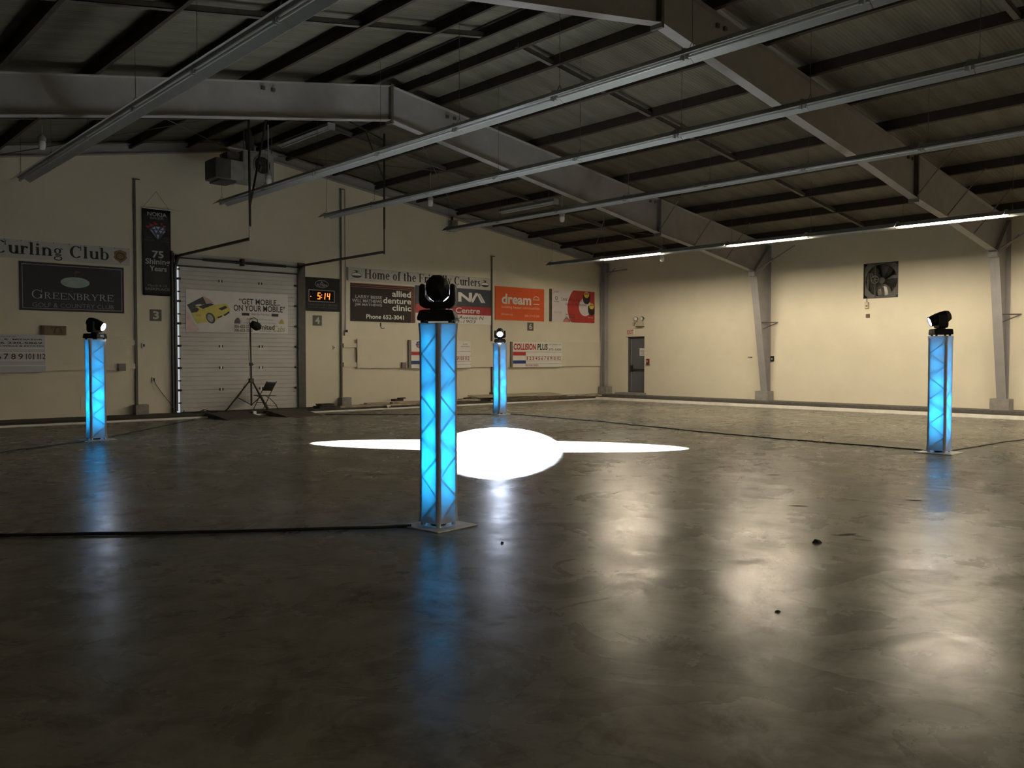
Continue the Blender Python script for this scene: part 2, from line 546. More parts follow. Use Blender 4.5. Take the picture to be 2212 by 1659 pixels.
# slim end-wall posts
for x, lab in ((7.93, 'dark slim steel post on the end wall beside the tall black banner'),
               (14.14, 'dark slim steel post on the end wall between clock sign and long banner'),
               (20.36, 'dark slim steel post on the end wall just before the orange sign')):
    p = thing('wall_post', lab, 'post', (x, D, 0), group='slim posts on the end wall')
    zt = {7.93: 6.3, 14.14: 6.85, 20.36: 5.25}[x]
    MB().box((-0.008, -0.05, 0.3), (0.008, -0.004, zt)).box((-0.028, -0.056, 0.3), (0.028, -0.05, zt)).build('shaft', BRACE, p)
    box('base_block', (-0.10, -0.24, 0.10), (0.24, -0.005, 0.36), PIER, p, bevel=0.01)
    box('top_cap', (-0.03, -0.058, zt), (0.14, -0.004, zt + 0.02), BRACE, p)
p = thing('corner_column', 'grey steel column in the far corner beside the exit door', 'post', (W - 0.16, D - 0.2, 0))
MB().box((-0.012, -0.10, 0.36), (0.012, 0.1, 5.4)).box((-0.10, -0.11, 0.36), (0.10, -0.095, 5.4)).box((-0.10, 0.095, 0.36), (0.10, 0.11, 5.4)).build('shaft', STEEL, p)
box('base_block', (-0.22, -0.30, 0.14), (0.15, 0.12, 0.44), PIER, p, bevel=0.012)
MB().tube((0.0, -0.1, 5.05), (0.10, -1.1, 5.1), 0.02, 6).tube((0, -0.1, 4.85), (0.08, -0.5, 5.2), 0.015, 6).build('knee_strut', STEEL, p)

# ------------------------------------------------------------------ floor edges
tag(box('trim_1', (XL, 22.42, 0), (24.70, 22.47, 0.045), WHITECURB), 'thin white painted curb board along the end wall', kind='structure')
tag(box('trim_2', (24.60, YF, 0), (24.70, 22.42, 0.095), WHITECURB), 'white painted curb board along the side wall', kind='structure')
tag(box('trim_3', (XL, 22.47, 0), (24.70, D, 0.10), DARKLEDGE), 'dark raised ledge at the foot of the end wall', kind='structure')
b = MB().box((24.70, YF, 0), (25.55, D, 0.085))
tag(b.build('trim_4', DARKLEDGE), 'black rubber walkway behind the side curb', kind='structure')
tag(box('trim_5', (25.55, YF, 0), (W, D, 0.15), CARPET), 'grey carpeted step at the foot of the side wall', kind='structure')
box('door_step', (W - 0.55, 21.40, 0.15), (W + 0.1, 22.55, 0.235), PIER, None, 0.01)
tag(bpy.data.objects['door_step'], 'low worn concrete step in front of the exit door', 'step')

# ------------------------------------------------------------------ overhead door
door1 = bpy.data.objects.new('door_1', None)
COL.objects.link(door1)
tag(door1, 'white sectional overhead door in the end wall', kind='structure')
sec_h = 0.61
PX0, PX1 = 9.085, 12.60
z = 0.10
k = 0
while z < GZ1 - 0.02:
    zt = min(z + sec_h, GZ1)
    prof = []
    n = max(1, round((zt - z) / 0.122))
    st = (zt - z) / n
    for i in range(n):
        a = z + i * st
        prof += [(-0.035, a + 0.004), (-0.047, a + 0.014), (-0.047, a + st - 0.014), (-0.035, a + st - 0.004)]
    poly = [(0.0, z)] + [(-0.030, z)] + prof + [(-0.030, zt)] + [(0.0, zt)]
    MB().prism(poly, lambda u, v, t: (t, D + u, v), PX0, PX1).build('door_section', DOORWHITE, door1)
    z = zt
hm = MB().box((-0.055, -0.022, -0.035), (-0.022, 0, 0.035)).box((0.022, -0.022, -0.035), (0.055, 0, 0.035)).mesh('hinge', BLACKMETAL)
hm2 = MB().box((-0.02, -0.014, -0.045), (0.02, 0, 0.045)).mesh('hinge', GALV)
rm = MB().box((-0.045, -0.06, -0.03), (0.045, 0, 0.03)).tube((-0.07, -0.04, 0), (0.03, -0.04, 0), 0.028, 8).mesh('roller', BLACKMETAL)
for i in range(1, 7):
    zj = 0.10 + sec_h * i
    for x in ((10.24, 11.44) if i not in (4, 5) else ()):
        h = inst('hinge', hm, door1, (x, D - 0.047, zj))
        inst('hinge_leaf', hm2, h, (0, 0, 0))
    for x in (9.06, 12.58):
        inst('roller', rm, door1, (x, D - 0.047, zj))
for i in range(7):
    zj = 0.16 + sec_h * i
    inst('roller', rm, door1, (9.06, D - 0.047, zj + 0.2), (0, 0, 0), (0.6, 1, 0.6))
# jambs, tracks, header, spring shaft
MB().box((8.86, D - 0.10, 0.1), (8.905, D - 0.002, 4.5)).box((8.86, D - 0.03, 0.1), (8.985, D - 0.002, 4.2)).build('door_jamb', BLACKSTEEL, door1)
MB().box((12.64, D - 0.10, 0.1), (12.87, D - 0.002, 4.45)).build('door_jamb', BLACKSTEEL, door1)
box('door_header', (8.95, D - 0.04, 4.14), (12.66, D - 0.002, 4.46), DOORWHITE, door1)
box('top_seal', (9.0, D - 0.075, 4.09), (12.62, D - 0.045, 4.135), BLACKMETAL, door1)
for x in (8.96, 12.65):
    s = -1 if x < 10 else 1
    pts = [(x, D - 0.09, 0.15), (x, D - 0.09, 3.95)] + [(x, D - 0.09 - 0.42 * (1 - math.cos(a)), 3.95 + 0.40 * math.sin(a)) for a in [R(t) for t in (15, 30, 45, 60, 75, 90)]] + [(x, 18.97, 4.36)]
    b = MB()
    for p, q in zip(pts[:-1], pts[1:]):
        v = (Vector(q) - Vector(p)).normalized()
        nrm = Vector((1, 0, 0)).cross(v)
        vs = []
        for c in (Vector(p) - v * 0.004, Vector(q) + v * 0.004):
            vs += [c + Vector((-0.03, 0, 0)) - nrm * 0.03, c + Vector((0.03, 0, 0)) - nrm * 0.03, c + Vector((0.03, 0, 0)) + nrm * 0.03, c + Vector((-0.03, 0, 0)) + nrm * 0.03]
        b.add(vs, [(0, 1, 2, 3), (4, 7, 6, 5), (0, 4, 5, 1), (1, 5, 6, 2), (2, 6, 7, 3), (3, 7, 4, 0)])
    b.build('door_track', BLACKSTEEL, door1)
MB().tube((8.95, D - 0.16, 4.32), (12.68, D - 0.16, 4.30), 0.018, 8).tube((9.7, D - 0.16, 4.315), (10.78, D - 0.16, 4.31), 0.04, 10).tube((10.95, D - 0.16, 4.31), (12.2, D - 0.16, 4.305), 0.04, 10).build('spring_shaft', BLACKMETAL, door1)
MB().lathe([(0.085, -0.03), (0.085, 0.03)], 14, Matrix.Translation((8.98, D - 0.16, 4.32)) @ Euler((0, R(90), 0)).to_matrix().to_4x4()).lathe([(0.085, -0.03), (0.085, 0.03)], 14, Matrix.Translation((12.66, D - 0.16, 4.30)) @ Euler((0, R(90), 0)).to_matrix().to_4x4()).build('cable_drum', BLACKMETAL, door1)
box('center_bearing', (10.82, D - 0.2, 4.22), (10.90, D - 0.04, 4.42), BLACKMETAL, door1)
# track hangers
def hanger(x, pts, label):
    h = thing('track_hanger', label, 'hanger', group='door track hangers')
    for i, (p, q, r) in enumerate(pts):
        MB().tube(p, q, r, 6).build('angle_bar', BLACKMETAL, h)
    return h
hg = hanger(8.96, [((8.96, 18.97, 4.64), (8.95, 18.97, 7.28), 0.028), ((8.96, 18.97, 5.12), (9.42, 18.97, 7.34), 0.024)], 'black angle bars holding up the near end of the door track by the heater')
box('bright_bar_end', (8.935, 18.95, 4.30), (8.985, 18.99, 4.66), GALV, hg)
hg = hanger(12.65, [((12.66, 18.97, 4.95), (12.67, 18.97, 7.42), 0.028), ((12.67, 18.97, 6.2), (12.1, 18.97, 7.4), 0.02), ((12.67, 18.97, 7.25), (11.6, 18.97, 7.55), 0.02)], 'black angle bars holding up the door track before the long banner')
box('thin_bar_end', (12.64, 18.96, 4.30), (12.67, 18.98, 4.98), BLACKMETAL, hg)

# ------------------------------------------------------------------ exit door in the side wall
d2 = bpy.data.objects.new('door_2', None)
COL.objects.link(d2)
tag(d2, 'grey steel exit door set back in the side wall', kind='structure')
DX = W + 0.20
box('door_leaf', (DX, DY0 + 0.05, DZ0 + 0.05), (DX + 0.05, DY1 - 0.10, DZ1 - 0.08), DOORGREY, d2)
MB().box((DX - 0.06, DY1 - 0.06, DZ0), (DX + 0.06, DY1 + 0.0, DZ1)).box((DX - 0.06, DY0, DZ0), (DX + 0.06, DY0 + 0.05, DZ1)).box((DX - 0.06, DY0, DZ1 - 0.06), (DX + 0.06, DY1, DZ1)).build('door_frame', DOORGREY, d2)
box('edge_strip', (DX - 0.012, DY1 - 0.135, DZ0 + 0.06), (DX - 0.001, DY1 - 0.10, DZ1 - 0.09), WHITEPAINT, d2)
MB().box((DX - 0.07, DY0 + 0.08, 1.10), (DX - 0.03, DY1 - 0.12, 1.16)).box((DX - 0.09, DY1 - 0.20, 1.05), (DX, DY1 - 0.10, 1.30)).build('panic_bar', BLACKMETAL, d2)
box('threshold', (W - 0.02, DY0, DZ0), (DX + 0.06, DY1, DZ0 + 0.03), PIER, d2)
box('back_panel', (W + 0.27, DY0 - 0.05, DZ0 - 0.05), (W + 0.30, DY1 + 0.05, DZ1 + 0.05), BLACKMETAL, d2)

# ------------------------------------------------------------------ lettering
def font_mesh(s, bold=0.0, shear=0.0):
    cu = bpy.data.curves.new('t', 'FONT')
    cu.body = s
    cu.fill_mode = 'FRONT'
    cu.offset = bold
    cu.shear = shear
    cu.resolution_u = 3
    o = bpy.data.objects.new('t', cu)
    me = bpy.data.meshes.new_from_object(o)
    vs = [(v.co.x, v.co.y) for v in me.vertices]
    fs = [tuple(p.vertices) for p in me.polygons]
    bpy.data.objects.remove(o)
    bpy.data.curves.remove(cu)
    bpy.data.meshes.remove(me)
    return vs, fs

# a small serif alphabet built from stems, bowls and serifs
class Serif:
    def __init__(s, w=0.125, thin=0.04, cond=1.0):
        s.w, s.t = w, thin
    def rect(s, x0, y0, x1, y1):
        s.P.append([(x0, y0), (x1, y0), (x1, y1), (x0, y1)])
    def stem(s, x, y0, y1, top='l', bot='b'):
        w = s.w
        s.rect(x, y0, x + w, y1)
        e = 0.055
        if bot == 'b':
            s.rect(x - e, y0, x + w + e, y0 + s.t)
        if top == 'l':
            s.P.append([(x - e, y1 - 0.05), (x, y1 - 0.06), (x + w, y1), (x, y1)])
        if top == 'b':
            s.rect(x - e, y1 - s.t, x + w + e, y1)
    def bowl(s, cx, cy, rx, ry, a0=0, a1=360, w=None, t=None):
        w = s.w if w is None else w
        t = s.t if t is None else t
        n = max(4, int(abs(a1 - a0) / 15))
        pr = None
        for i in range(n + 1):
            a = R(a0 + (a1 - a0) * i / n)
            o_ = (cx + rx * math.cos(a), cy + ry * math.sin(a))
            i_ = (cx + (rx - w) * math.cos(a), cy + (ry - t) * math.sin(a))
            if pr:
                s.P.append([pr[0], o_, i_, pr[1]])
            pr = (o_, i_)
    def diag(s, x0, y0, x1, y1, w):
        s.P.append([(x0, y0), (x0 + w, y0), (x1 + w, y1), (x1, y1)])
    def dot(s, x, y, r):
        s.P.append([(x + r * math.cos(R(a)), y + r * math.sin(R(a))) for a in range(0, 360, 45)])
    def glyph(s, c):
        s.P = []
        w, t, X = s.w, s.t, 0.48
        if c == ' ':
            return 0.24
        if c == 'l':
            s.stem(0.05, 0, 0.72); return 0.27
        if c == 'i':
            s.stem(0.05, 0, X); s.dot(0.05 + w / 2, 0.62, 0.075); return 0.27
        if c in 'nmh':
            s.stem(0.05, 0, 0.72 if c == 'h' else X)
            x = 0.05
            for k in range(2 if c == 'm' else 1):
                s.bowl(x + w / 2 + 0.15, 0.30, 0.15 + w / 2, 0.19, 0, 170, w, 0.06)
                x += 0.30
                s.stem(x, 0, 0.31, top='')
            return x + w + 0.06
        if c == 'u':
            s.stem(0.05, 0.16, X, bot='')
            s.bowl(0.05 + w / 2 + 0.15, 0.17, 0.15 + w / 2, 0.18, 180, 350, w, 0.06)
            s.stem(0.35, 0, X)
            return 0.53
        if c == 'r':
            s.stem(0.05, 0, X)
            s.bowl(0.27, 0.30, 0.12, 0.18, 60, 175, 0.06, 0.06); s.dot(0.33, 0.40, 0.065)
            return 0.40
        if c == 'o':
            s.bowl(0.25, 0.24, 0.22, 0.255); return 0.50
        if c == 'e':
            s.bowl(0.24, 0.24, 0.21, 0.255, 8, 325); s.rect(0.12, 0.25, 0.44, 0.29); return 0.48
        if c == 'C':
            s.bowl(0.36, 0.35, 0.33, 0.37, 45, 318, w * 1.15, t); s.rect(0.58, 0.45, 0.62, 0.72); return 0.69
        if c == 'b':
            s.stem(0.05, 0, 0.72, bot=''); s.bowl(0.27, 0.24, 0.22, 0.255, -130, 130); return 0.53
        if c == 'd':
            s.stem(0.36, 0, 0.72); s.bowl(0.25, 0.24, 0.22, 0.255, 50, 310); return 0.56
        if c == 'g':
            s.bowl(0.22, 0.32, 0.18, 0.17, 0, 360, 0.10, t); s.bowl(0.24, -0.11, 0.22, 0.13, 0, 360, 0.07, 0.05)
            s.rect(0.10, 0.05, 0.40, 0.13); s.rect(0.34, 0.43, 0.48, 0.48); return 0.50
        if c == 'f':
            s.stem(0.08, 0, 0.58, top=''); s.bowl(0.22, 0.57, 0.14, 0.15, 40, 180, w, 0.05); s.dot(0.31, 0.64, 0.055); s.rect(0, 0.44, 0.32, 0.48); return 0.34
        if c == 't':
            s.stem(0.08, 0.08, 0.62, top='', bot=''); s.bowl(0.22, 0.10, 0.14, 0.11, 180, 310, w, 0.05); s.rect(0, 0.44, 0.32, 0.48); return 0.35
        if c == 's':
            s.bowl(0.19, 0.35, 0.15, 0.135, 20, 250, 0.10, 0.06); s.bowl(0.20, 0.13, 0.15, 0.135, -160, 75, 0.10, 0.06); s.diag(0.22, 0.15, 0.08, 0.33, 0.10); return 0.40
        if c == 'y':
            s.diag(0.20, 0.02, 0.03, X, w); s.diag(0.14, -0.2, 0.40, X, t * 1.2); s.dot(0.12, -0.17, 0.06)
            s.rect(-0.02, 0.44, 0.20, 0.48); s.rect(0.32, 0.44, 0.52, 0.48); return 0.50
        if c == 'H':
            s.stem(0.06, 0, 0.7, 'b'); s.stem(0.50, 0, 0.7, 'b'); s.rect(0.1, 0.34, 0.55, 0.39); return 0.75
        if c in 'FE':
            s.stem(0.06, 0, 0.7, 'b'); s.rect(0.06, 0.66, 0.54, 0.70); s.rect(0.06, 0.34, 0.40, 0.38)
            s.rect(0.50, 0.52, 0.54, 0.7); s.rect(0.38, 0.27, 0.41, 0.45)
            if c == 'E':
                s.rect(0.06, 0, 0.56, 0.04); s.rect(0.53, 0, 0.56, 0.17)
            return 0.60
        if c == 'G':
            s.bowl(0.36, 0.35, 0.33, 0.37, 45, 345, w, t); s.stem(0.58, 0.02, 0.34, 'b', ''); s.rect(0.62, 0.50, 0.66, 0.72); return 0.78
        if c in 'RB':
            s.stem(0.06, 0, 0.7, 'b'); s.bowl(0.24, 0.53, 0.22, 0.17, -100, 100, w, t); s.rect(0.1, 0.66, 0.25, 0.7); s.rect(0.1, 0.35, 0.25, 0.39)
            if c == 'B':
                s.bowl(0.26, 0.19, 0.25, 0.19, -100, 100, w, t); s.rect(0.1, 0, 0.26, 0.04)
                return 0.56
            s.diag(0.46, 0, 0.24, 0.37, w); s.rect(0.44, 0, 0.66, 0.04); return 0.66
        if c == 'N':
            s.rect(0.07, 0, 0.07 + t, 0.7); s.rect(0.58, 0, 0.58 + t, 0.7); s.diag(0.52, 0, 0.05, 0.7, w)
            s.rect(0.0, 0, 0.17, t); s.rect(0.50, 0.7 - t, 0.69, 0.7); return 0.72
        if c == 'Y':
            s.stem(0.27, 0, 0.34, ''); s.diag(0.27, 0.3, 0.05, 0.7, w); s.diag(0.33, 0.3, 0.55, 0.7, t * 1.3)
            s.rect(0, 0.66, 0.22, 0.7); s.rect(0.46, 0.66, 0.68, 0.7); return 0.68
        return 0.3
    def text(s, st, smallcaps=False):
        vs, fs, x = [], [], 0.0
        for i, c in enumerate(st):
            adv = s.glyph(c)
            k = 0.76 if smallcaps and i > 0 else 1.0
            for p in s.P:
                n = len(vs)
                vs += [(x + a * k, b_ * k) for a, b_ in p]
                fs.append(tuple(range(n, n + len(p))))
            x += adv * k + 0.035
        return vs, fs

def put_flat(name, vf, x0, x1, z0, z1, m, parent, off, plane='end', fit=True, flip=False):
    """fit 2-D shapes into a rectangle on a wall; off = distance in front of the wall"""
    vs, fs = vf
    if fit:
        a0, a1 = min(v[0] for v in vs), max(v[0] for v in vs)
        b0, b1 = min(v[1] for v in vs), max(v[1] for v in vs)
        vs = [(x0 + (x1 - x0) * (v[0] - a0) / (a1 - a0), z0 + (z1 - z0) * (v[1] - b0) / (b1 - b0)) for v in vs]
    if plane == 'end':
        P = [(u, D - off, v) for u, v in vs]
    else:
        P = [(W - off, u, v) for u, v in vs]
    me = bpy.data.meshes.new(name)
    me.from_pydata(P, [], fs)
    bm = bmesh.new()
    bm.from_mesh(me)
    bm.normal_update()
    want = Vector((0, -1, 0)) if plane == 'end' else Vector((-1, 0, 0))
    for f in bm.faces:
        if f.normal.dot(want) < 0:
            f.normal_flip()
    bm.to_mesh(me)
    bm.free()
    me.materials.append(m)
    o = bpy.data.objects.new(name, me)
    COL.objects.link(o)
    o.parent = parent
    return o

def text(s, x0, x1, z0, z1, m, parent, off, bold=0.0, shear=0.0, plane='end', name='lettering'):
    return put_flat(name, font_mesh(s, bold, shear), x0, x1, z0, z1, m, parent, off, plane)

def serif(s, x0, x1, z0, z1, m, parent, off, w=0.125, t=0.04, sc=False):
    return put_flat('lettering', Serif(w, t).text(s, sc), x0, x1, z0, z1, m, parent, off)

def poly(name, pts, m, parent, off, plane='end'):
    return put_flat(name, (pts, [tuple(range(len(pts)))]), 0, 1, 0, 1, m, parent, off, plane, fit=False)

def rect(name, x0, x1, z0, z1, m, parent, off):
    return poly(name, [(x0, z0), (x1, z0), (x1, z1), (x0, z1)], m, parent, off)

def ell(cx, cz, rx, rz, n=28, a0=0, a1=360):
    return [(cx + rx * math.cos(R(a0 + (a1 - a0) * i / n)), cz + rz * math.sin(R(a0 + (a1 - a0) * i / n))) for i in range(n + (0 if a1 - a0 >= 360 else 1))]

def ring(name, cx, cz, rx, rz, w, m, parent, off, n=32, a0=0, a1=360):
    o_ = ell(cx, cz, rx, rz, n, a0, a1)
    i_ = ell(cx, cz, rx - w, rz - w, n, a0, a1)
    k = len(o_)
    rng = range(k) if a1 - a0 >= 360 else range(k - 1)
    return put_flat(name, (o_ + i_, [(i, (i + 1) % k, k + (i + 1) % k, k + i) for i in rng]), 0, 1, 0, 1, m, parent, off, fit=False)

def frame_lines(name, x0, x1, z0, z1, w, m, parent, off):
    vs = [(x0, z0), (x1, z0), (x1, z1), (x0, z1), (x0 + w, z0 + w), (x1 - w, z0 + w), (x1 - w, z1 - w), (x0 + w, z1 - w)]
    return put_flat(name, (vs, [(i, (i + 1) % 4, 4 + (i + 1) % 4, 4 + i) for i in range(4)]), 0, 1, 0, 1, m, parent, off, fit=False)

PRW = m255('print_white', (225, 224, 222), rough=0.55, var=0.03)
PRB = m255('print_black', (14, 14, 16), rough=0.55, var=0.1)
PRG = m255('print_grey', (150, 150, 152), rough=0.55, var=0.05)
PRDG = m255('print_dark_grey', (70, 70, 74), rough=0.5, var=0.06)
PRRED = m255('print_red', (176, 36, 34), rough=0.5, var=0.05)
PRBLUE = m255('print_blue', (24, 52, 120), rough=0.5, var=0.05)

def sign(name, label, cat, x0, x1, z0, z1, m, th=0.03, off=0.0, group=None):
    t = thing(name, label, cat, (0, 0, 0), group=group)
    box('board', (x0, D - off - th, z0), (x1, D - off - 0.001, z1), m, t)
    return t

# --- long white banner, end of wording
t = sign('banner', 'white cloth banner with bold serif club lettering above the dark sign', 'banner', 1.2, 7.80, 4.02, 4.47, m255('banner_cloth', (190, 188, 186), var=0.05), 0.012)
serif('Curling Club', 4.66, 7.28, 4.03, 4.43, PRB, t, 0.015, w=0.135)
GOLD = m255('crest_gold', (120, 92, 50), rough=0.4, var=0.5, scale=30)
poly('crest', [(7.40, 4.36), (7.50, 4.40), (7.565, 4.42), (7.63, 4.40), (7.73, 4.36), (7.71, 4.27), (7.74, 4.22), (7.68, 4.15), (7.60, 4.10), (7.565, 4.06), (7.53, 4.10), (7.45, 4.15), (7.39, 4.22), (7.42, 4.27)], GOLD, t, 0.015)
ring('crest_ring', 7.565, 4.25, 0.115, 0.10, 0.03, m255('crest_dark', (60, 40, 20)), t, 0.017)
for i in range(9):
    poly('grommet', ell(4.9 + i * 0.36, 4.455, 0.012, 0.012, 8), PRDG, t, 0.015)

# --- dark golf club sign
t = sign('sponsor_sign', 'dark grey sign with pale oval putting green emblem and thin border', 'sign', 5.21, 7.64, 2.765, 3.955, m255('sign_charcoal', (58, 58, 64), rough=0.6, var=0.04, spec=0.2))
SILV = m255('sign_silver', (176, 176, 176), var=0.03)
frame_lines('border', 5.26, 7.59, 2.815, 3.905, 0.014, m255('sign_border', (150, 150, 150)), t, 0.033)
poly('emblem', ell(6.46, 3.50, 0.34, 0.135), m255('emblem_green', (150, 172, 165), var=0.25, scale=3), t, 0.034)
rect('flag_pole', 6.455, 6.467, 3.62, 3.80, m255('flag_red', (120, 70, 66)), t, 0.035)
poly('flag', [(6.467, 3.80), (6.60, 3.77), (6.467, 3.73)], m255('flag_red', (120, 70, 66)), t, 0.035)
serif('GREENBRYRE', 5.47, 7.37, 3.06, 3.28, SILV, t, 0.034, w=0.085, t=0.03, sc=True)
rect('rule', 5.52, 7.36, 3.005, 3.012, PRDG, t, 0.034)
text('GOLF & COUNTRY CLUB', 5.48, 7.38, 2.855, 2.965, m255('sign_faint', (128, 128, 130)), t, 0.034)

# --- tall black banner on a rod
t = thing('hanging_banner', 'tall black event banner hanging from a rod beside the overhead door', 'banner')
BLK = m255('banner_black', (24, 24, 26), rough=0.6, var=0.35, scale=2.5)
b = MB()
nseg = 14
vs = []
for j in range(12):
    zz = 5.57 - (5.57 - 3.27) * j / 11
    for i in range(nseg + 1):
        u = i / nseg
        vs.append((8.12 + 0.745 * u, D - 0.05 - 0.012 * math.sin(u * 9 + j * 0.5) * (0.3 + j / 11), zz))
fs = [(j * (nseg + 1) + i, j * (nseg + 1) + i + 1, (j + 1) * (nseg + 1) + i + 1, (j + 1) * (nseg + 1) + i) for j in range(11) for i in range(nseg)]
cl = b.add(vs, fs).build('cloth', BLK, t, smooth=True)
so = cl.modifiers.new('thick', 'SOLIDIFY')
so.thickness = 0.004
MB().tube((8.09, D - 0.05, 5.585), (9.08, D - 0.05, 5.585), 0.013, 8).build('rod', GALV, t)
MB().tube((8.14, D - 0.05, 5.59), (8.50, D - 0.03, 6.05), 0.004, 5).tube((8.50, D - 0.03, 6.05), (8.84, D - 0.05, 5.59), 0.004, 5).build('cord', BRACE, t)
o_ = 0.075
SIL2 = m255('banner_silver', (165, 165, 168))
text('NOKIA', 8.245, 8.755, 5.38, 5.49, SIL2, t, o_, bold=0.02)
text('BRIER', 8.315, 8.69, 5.30, 5.365, m255('banner_dim', (120, 120, 124)), t, o_, bold=0.02)
# diamond emblem with red shards
RSH = m255('shard_red', (150, 52, 50))
for pts in ([(8.19, 5.10), (8.33, 5.13), (8.27, 5.03)], [(8.28, 5.19), (8.43, 5.15), (8.33, 5.08)], [(8.40, 5.24), (8.52, 5.18), (8.44, 5.13)], [(8.58, 5.22), (8.66, 5.21), (8.60, 5.15)], [(8.64, 5.17), (8.74, 5.14), (8.66, 5.08)], [(8.72, 5.04), (8.83, 5.05), (8.70, 4.97)]):
    poly('shard', pts, RSH, t, o_)
DIA = m255('diamond_blue', (62, 74, 110))
poly('diamond', [(8.28, 5.03), (8.40, 5.12), (8.66, 5.12), (8.78, 5.03), (8.52, 4.76)], DIA, t, o_)
FAC = m255('diamond_pale', (176, 182, 198))
for pts in ([(8.36, 5.05), (8.44, 5.11), (8.46, 5.03)], [(8.46, 5.11), (8.58, 5.11), (8.52, 5.03)], [(8.58, 5.04), (8.66, 5.10), (8.67, 5.03)], [(8.42, 5.01), (8.52, 5.01), (8.47, 4.93)], [(8.54, 5.01), (8.64, 5.01), (8.59, 4.93)], [(8.66, 5.0), (8.72, 5.0), (8.64, 4.93)], [(8.48, 4.90), (8.55, 4.90), (8.52, 4.78)], [(8.31, 5.02), (8.36, 5.01), (8.42, 4.90), (8.50, 4.78)]):
    poly('facet', pts, FAC, t, o_ + 0.002)
FNT = m255('banner_faint', (105, 105, 110))
text('OFFICIAL', 8.20, 8.37, 4.795, 4.815, FNT, t, o_)
text('TEAM EVENT', 8.155, 8.42, 4.725, 4.75, FNT, t, o_)
ring('small_emblem', 8.72, 4.80, 0.05, 0.035, 0.006, FNT, t, o_, 16)
text('CURLING', 8.60, 8.84, 4.715, 4.735, FNT, t, o_)
text('75', 8.36, 8.66, 4.27, 4.465, SIL2, t, o_, bold=0.025)
text('Shining', 8.18, 8.83, 4.06, 4.25, SIL2, t, o_, bold=0.02)
text('Years', 8.285, 8.74, 3.92, 4.06, SIL2, t, o_, bold=0.02)
text('March 6-14', 8.235, 8.735, 3.505, 3.565, m255('banner_dim', (120, 120, 124)), t, o_)
text('SASKPLACE', 8.165, 8.81, 3.41, 3.475, m255('banner_dim', (120, 120, 124)), t, o_, bold=0.015)

# --- number plates
NUMP = m255('plate_grey', (88, 88, 82), rough=0.7)
for n, x, zz, lab in (('3', 8.455, 2.745, 'small grey plate with the number three below the black banner'),
                      ('4', 13.32, 2.745, 'small grey plate with the number four below the clock sign'),
                      ('6', 22.305, 2.775, 'small grey plate with the number six below the orange sign')):
    t = sign('number_plate', lab, 'sign', x - 0.155, x + 0.155, zz - 0.155, zz + 0.155, NUMP, 0.012, group='sheet number plates')
    text(n, x - 0.075, x + 0.085, zz - 0.105, zz + 0.115, m255('plate_white', (190, 190, 182)), t, 0.014, bold=0.03)

# --- advert on the overhead door
t = sign('door_banner', 'white taxi advert board with a yellow car, fixed on the overhead door', 'sign', 9.25, 12.32, 2.31, 3.49, m255('advert_white', (222, 218, 220), var=0.03), 0.012, off=0.05)
o0 = 0.066
YEL = m255('taxi_yellow', (206, 194, 104), var=0.12, scale=5)
def bx_(u, v):   # banner-local position: u 0..1 across, v 0..1 down
    return (9.25 + 3.07 * u, 3.49 - 1.18 * v)
def pl_(name, pts, m, k=0):
    return poly(name, [bx_(*p) for p in pts], m, t, o0 + 0.002 * k)
pl_('hand_print', [(0.0, 0.50), (0.03, 0.55), (0.07, 0.78), (0.115, 0.93), (0.10, 0.99), (0.0, 0.99)], m255('hand_pink', (212, 188, 190)))
pl_('hand_print', [(0.155, 0.14), (0.21, 0.20), (0.26, 0.31), (0.20, 0.33), (0.17, 0.24)], m255('hand_tan', (186, 160, 146)))
pl_('phone_print', [(0.01, 0.37), (0.155, 0.16), (0.245, 0.62), (0.10, 0.75)], m255('phone_dark', (62, 62, 68)), 1)
pl_('car_body', [(0.05, 0.53), (0.09, 0.42), (0.16, 0.34), (0.23, 0.31), (0.27, 0.34), (0.36, 0.30), (0.385, 0.33), (0.41, 0.42), (0.405, 0.50), (0.33, 0.62), (0.27, 0.72), (0.10, 0.80), (0.06, 0.62)], YEL, 2)
pl_('car_window', [(0.045, 0.55), (0.06, 0.46), (0.10, 0.42), (0.12, 0.46), (0.10, 0.53)], m255('window_dark', (48, 48, 52)), 3)
pl_('car_window', [(0.115, 0.40), (0.18, 0.33), (0.23, 0.31), (0.26, 0.335), (0.155, 0.45)], m255('window_dark', (48, 48, 52)), 3)
pl_('roof_lamp', [(0.085, 0.40), (0.09, 0.36), (0.13, 0.335), (0.145, 0.35), (0.135, 0.375)], PRW, 4)
pl_('grille', [(0.30, 0.43), (0.365, 0.35), (0.385, 0.40), (0.33, 0.47)], m255('window_dark', (48, 48, 52)), 3)
pl_('bumper_vent', [(0.345, 0.58), (0.40, 0.48), (0.405, 0.52), (0.36, 0.60)], m255('window_dark', (48, 48, 52)), 3)
pl_('bumper_vent', [(0.28, 0.64), (0.33, 0.59), (0.335, 0.62), (0.30, 0.655)], m255('window_dark', (48, 48, 52)), 3)
wc = bx_(0.225, 0.66)
poly('wheel', [(p[0] + 0.25 * (p[1] - wc[1]) * -1, p[1]) for p in ell(wc[0], wc[1], 0.125, 0.15)], m255('tyre_grey', (52, 50, 52)), t, o0 + 0.008)
poly('wheel_rim', [(p[0] + 0.25 * (p[1] - wc[1]) * -1, p[1]) for p in ell(wc[0] - 0.01, wc[1], 0.085, 0.11)], m255('rim_grey', (150, 150, 152), var=0.3, scale=20), t, o0 + 0.010)
text('UNITED', *[bx_(0.09, 0)[0], bx_(0.135, 0)[0]], bx_(0, 0.625)[1], bx_(0, 0.585)[1], PRDG, t, o0 + 0.010)
ADV = m255('advert_text', (46, 46, 50))
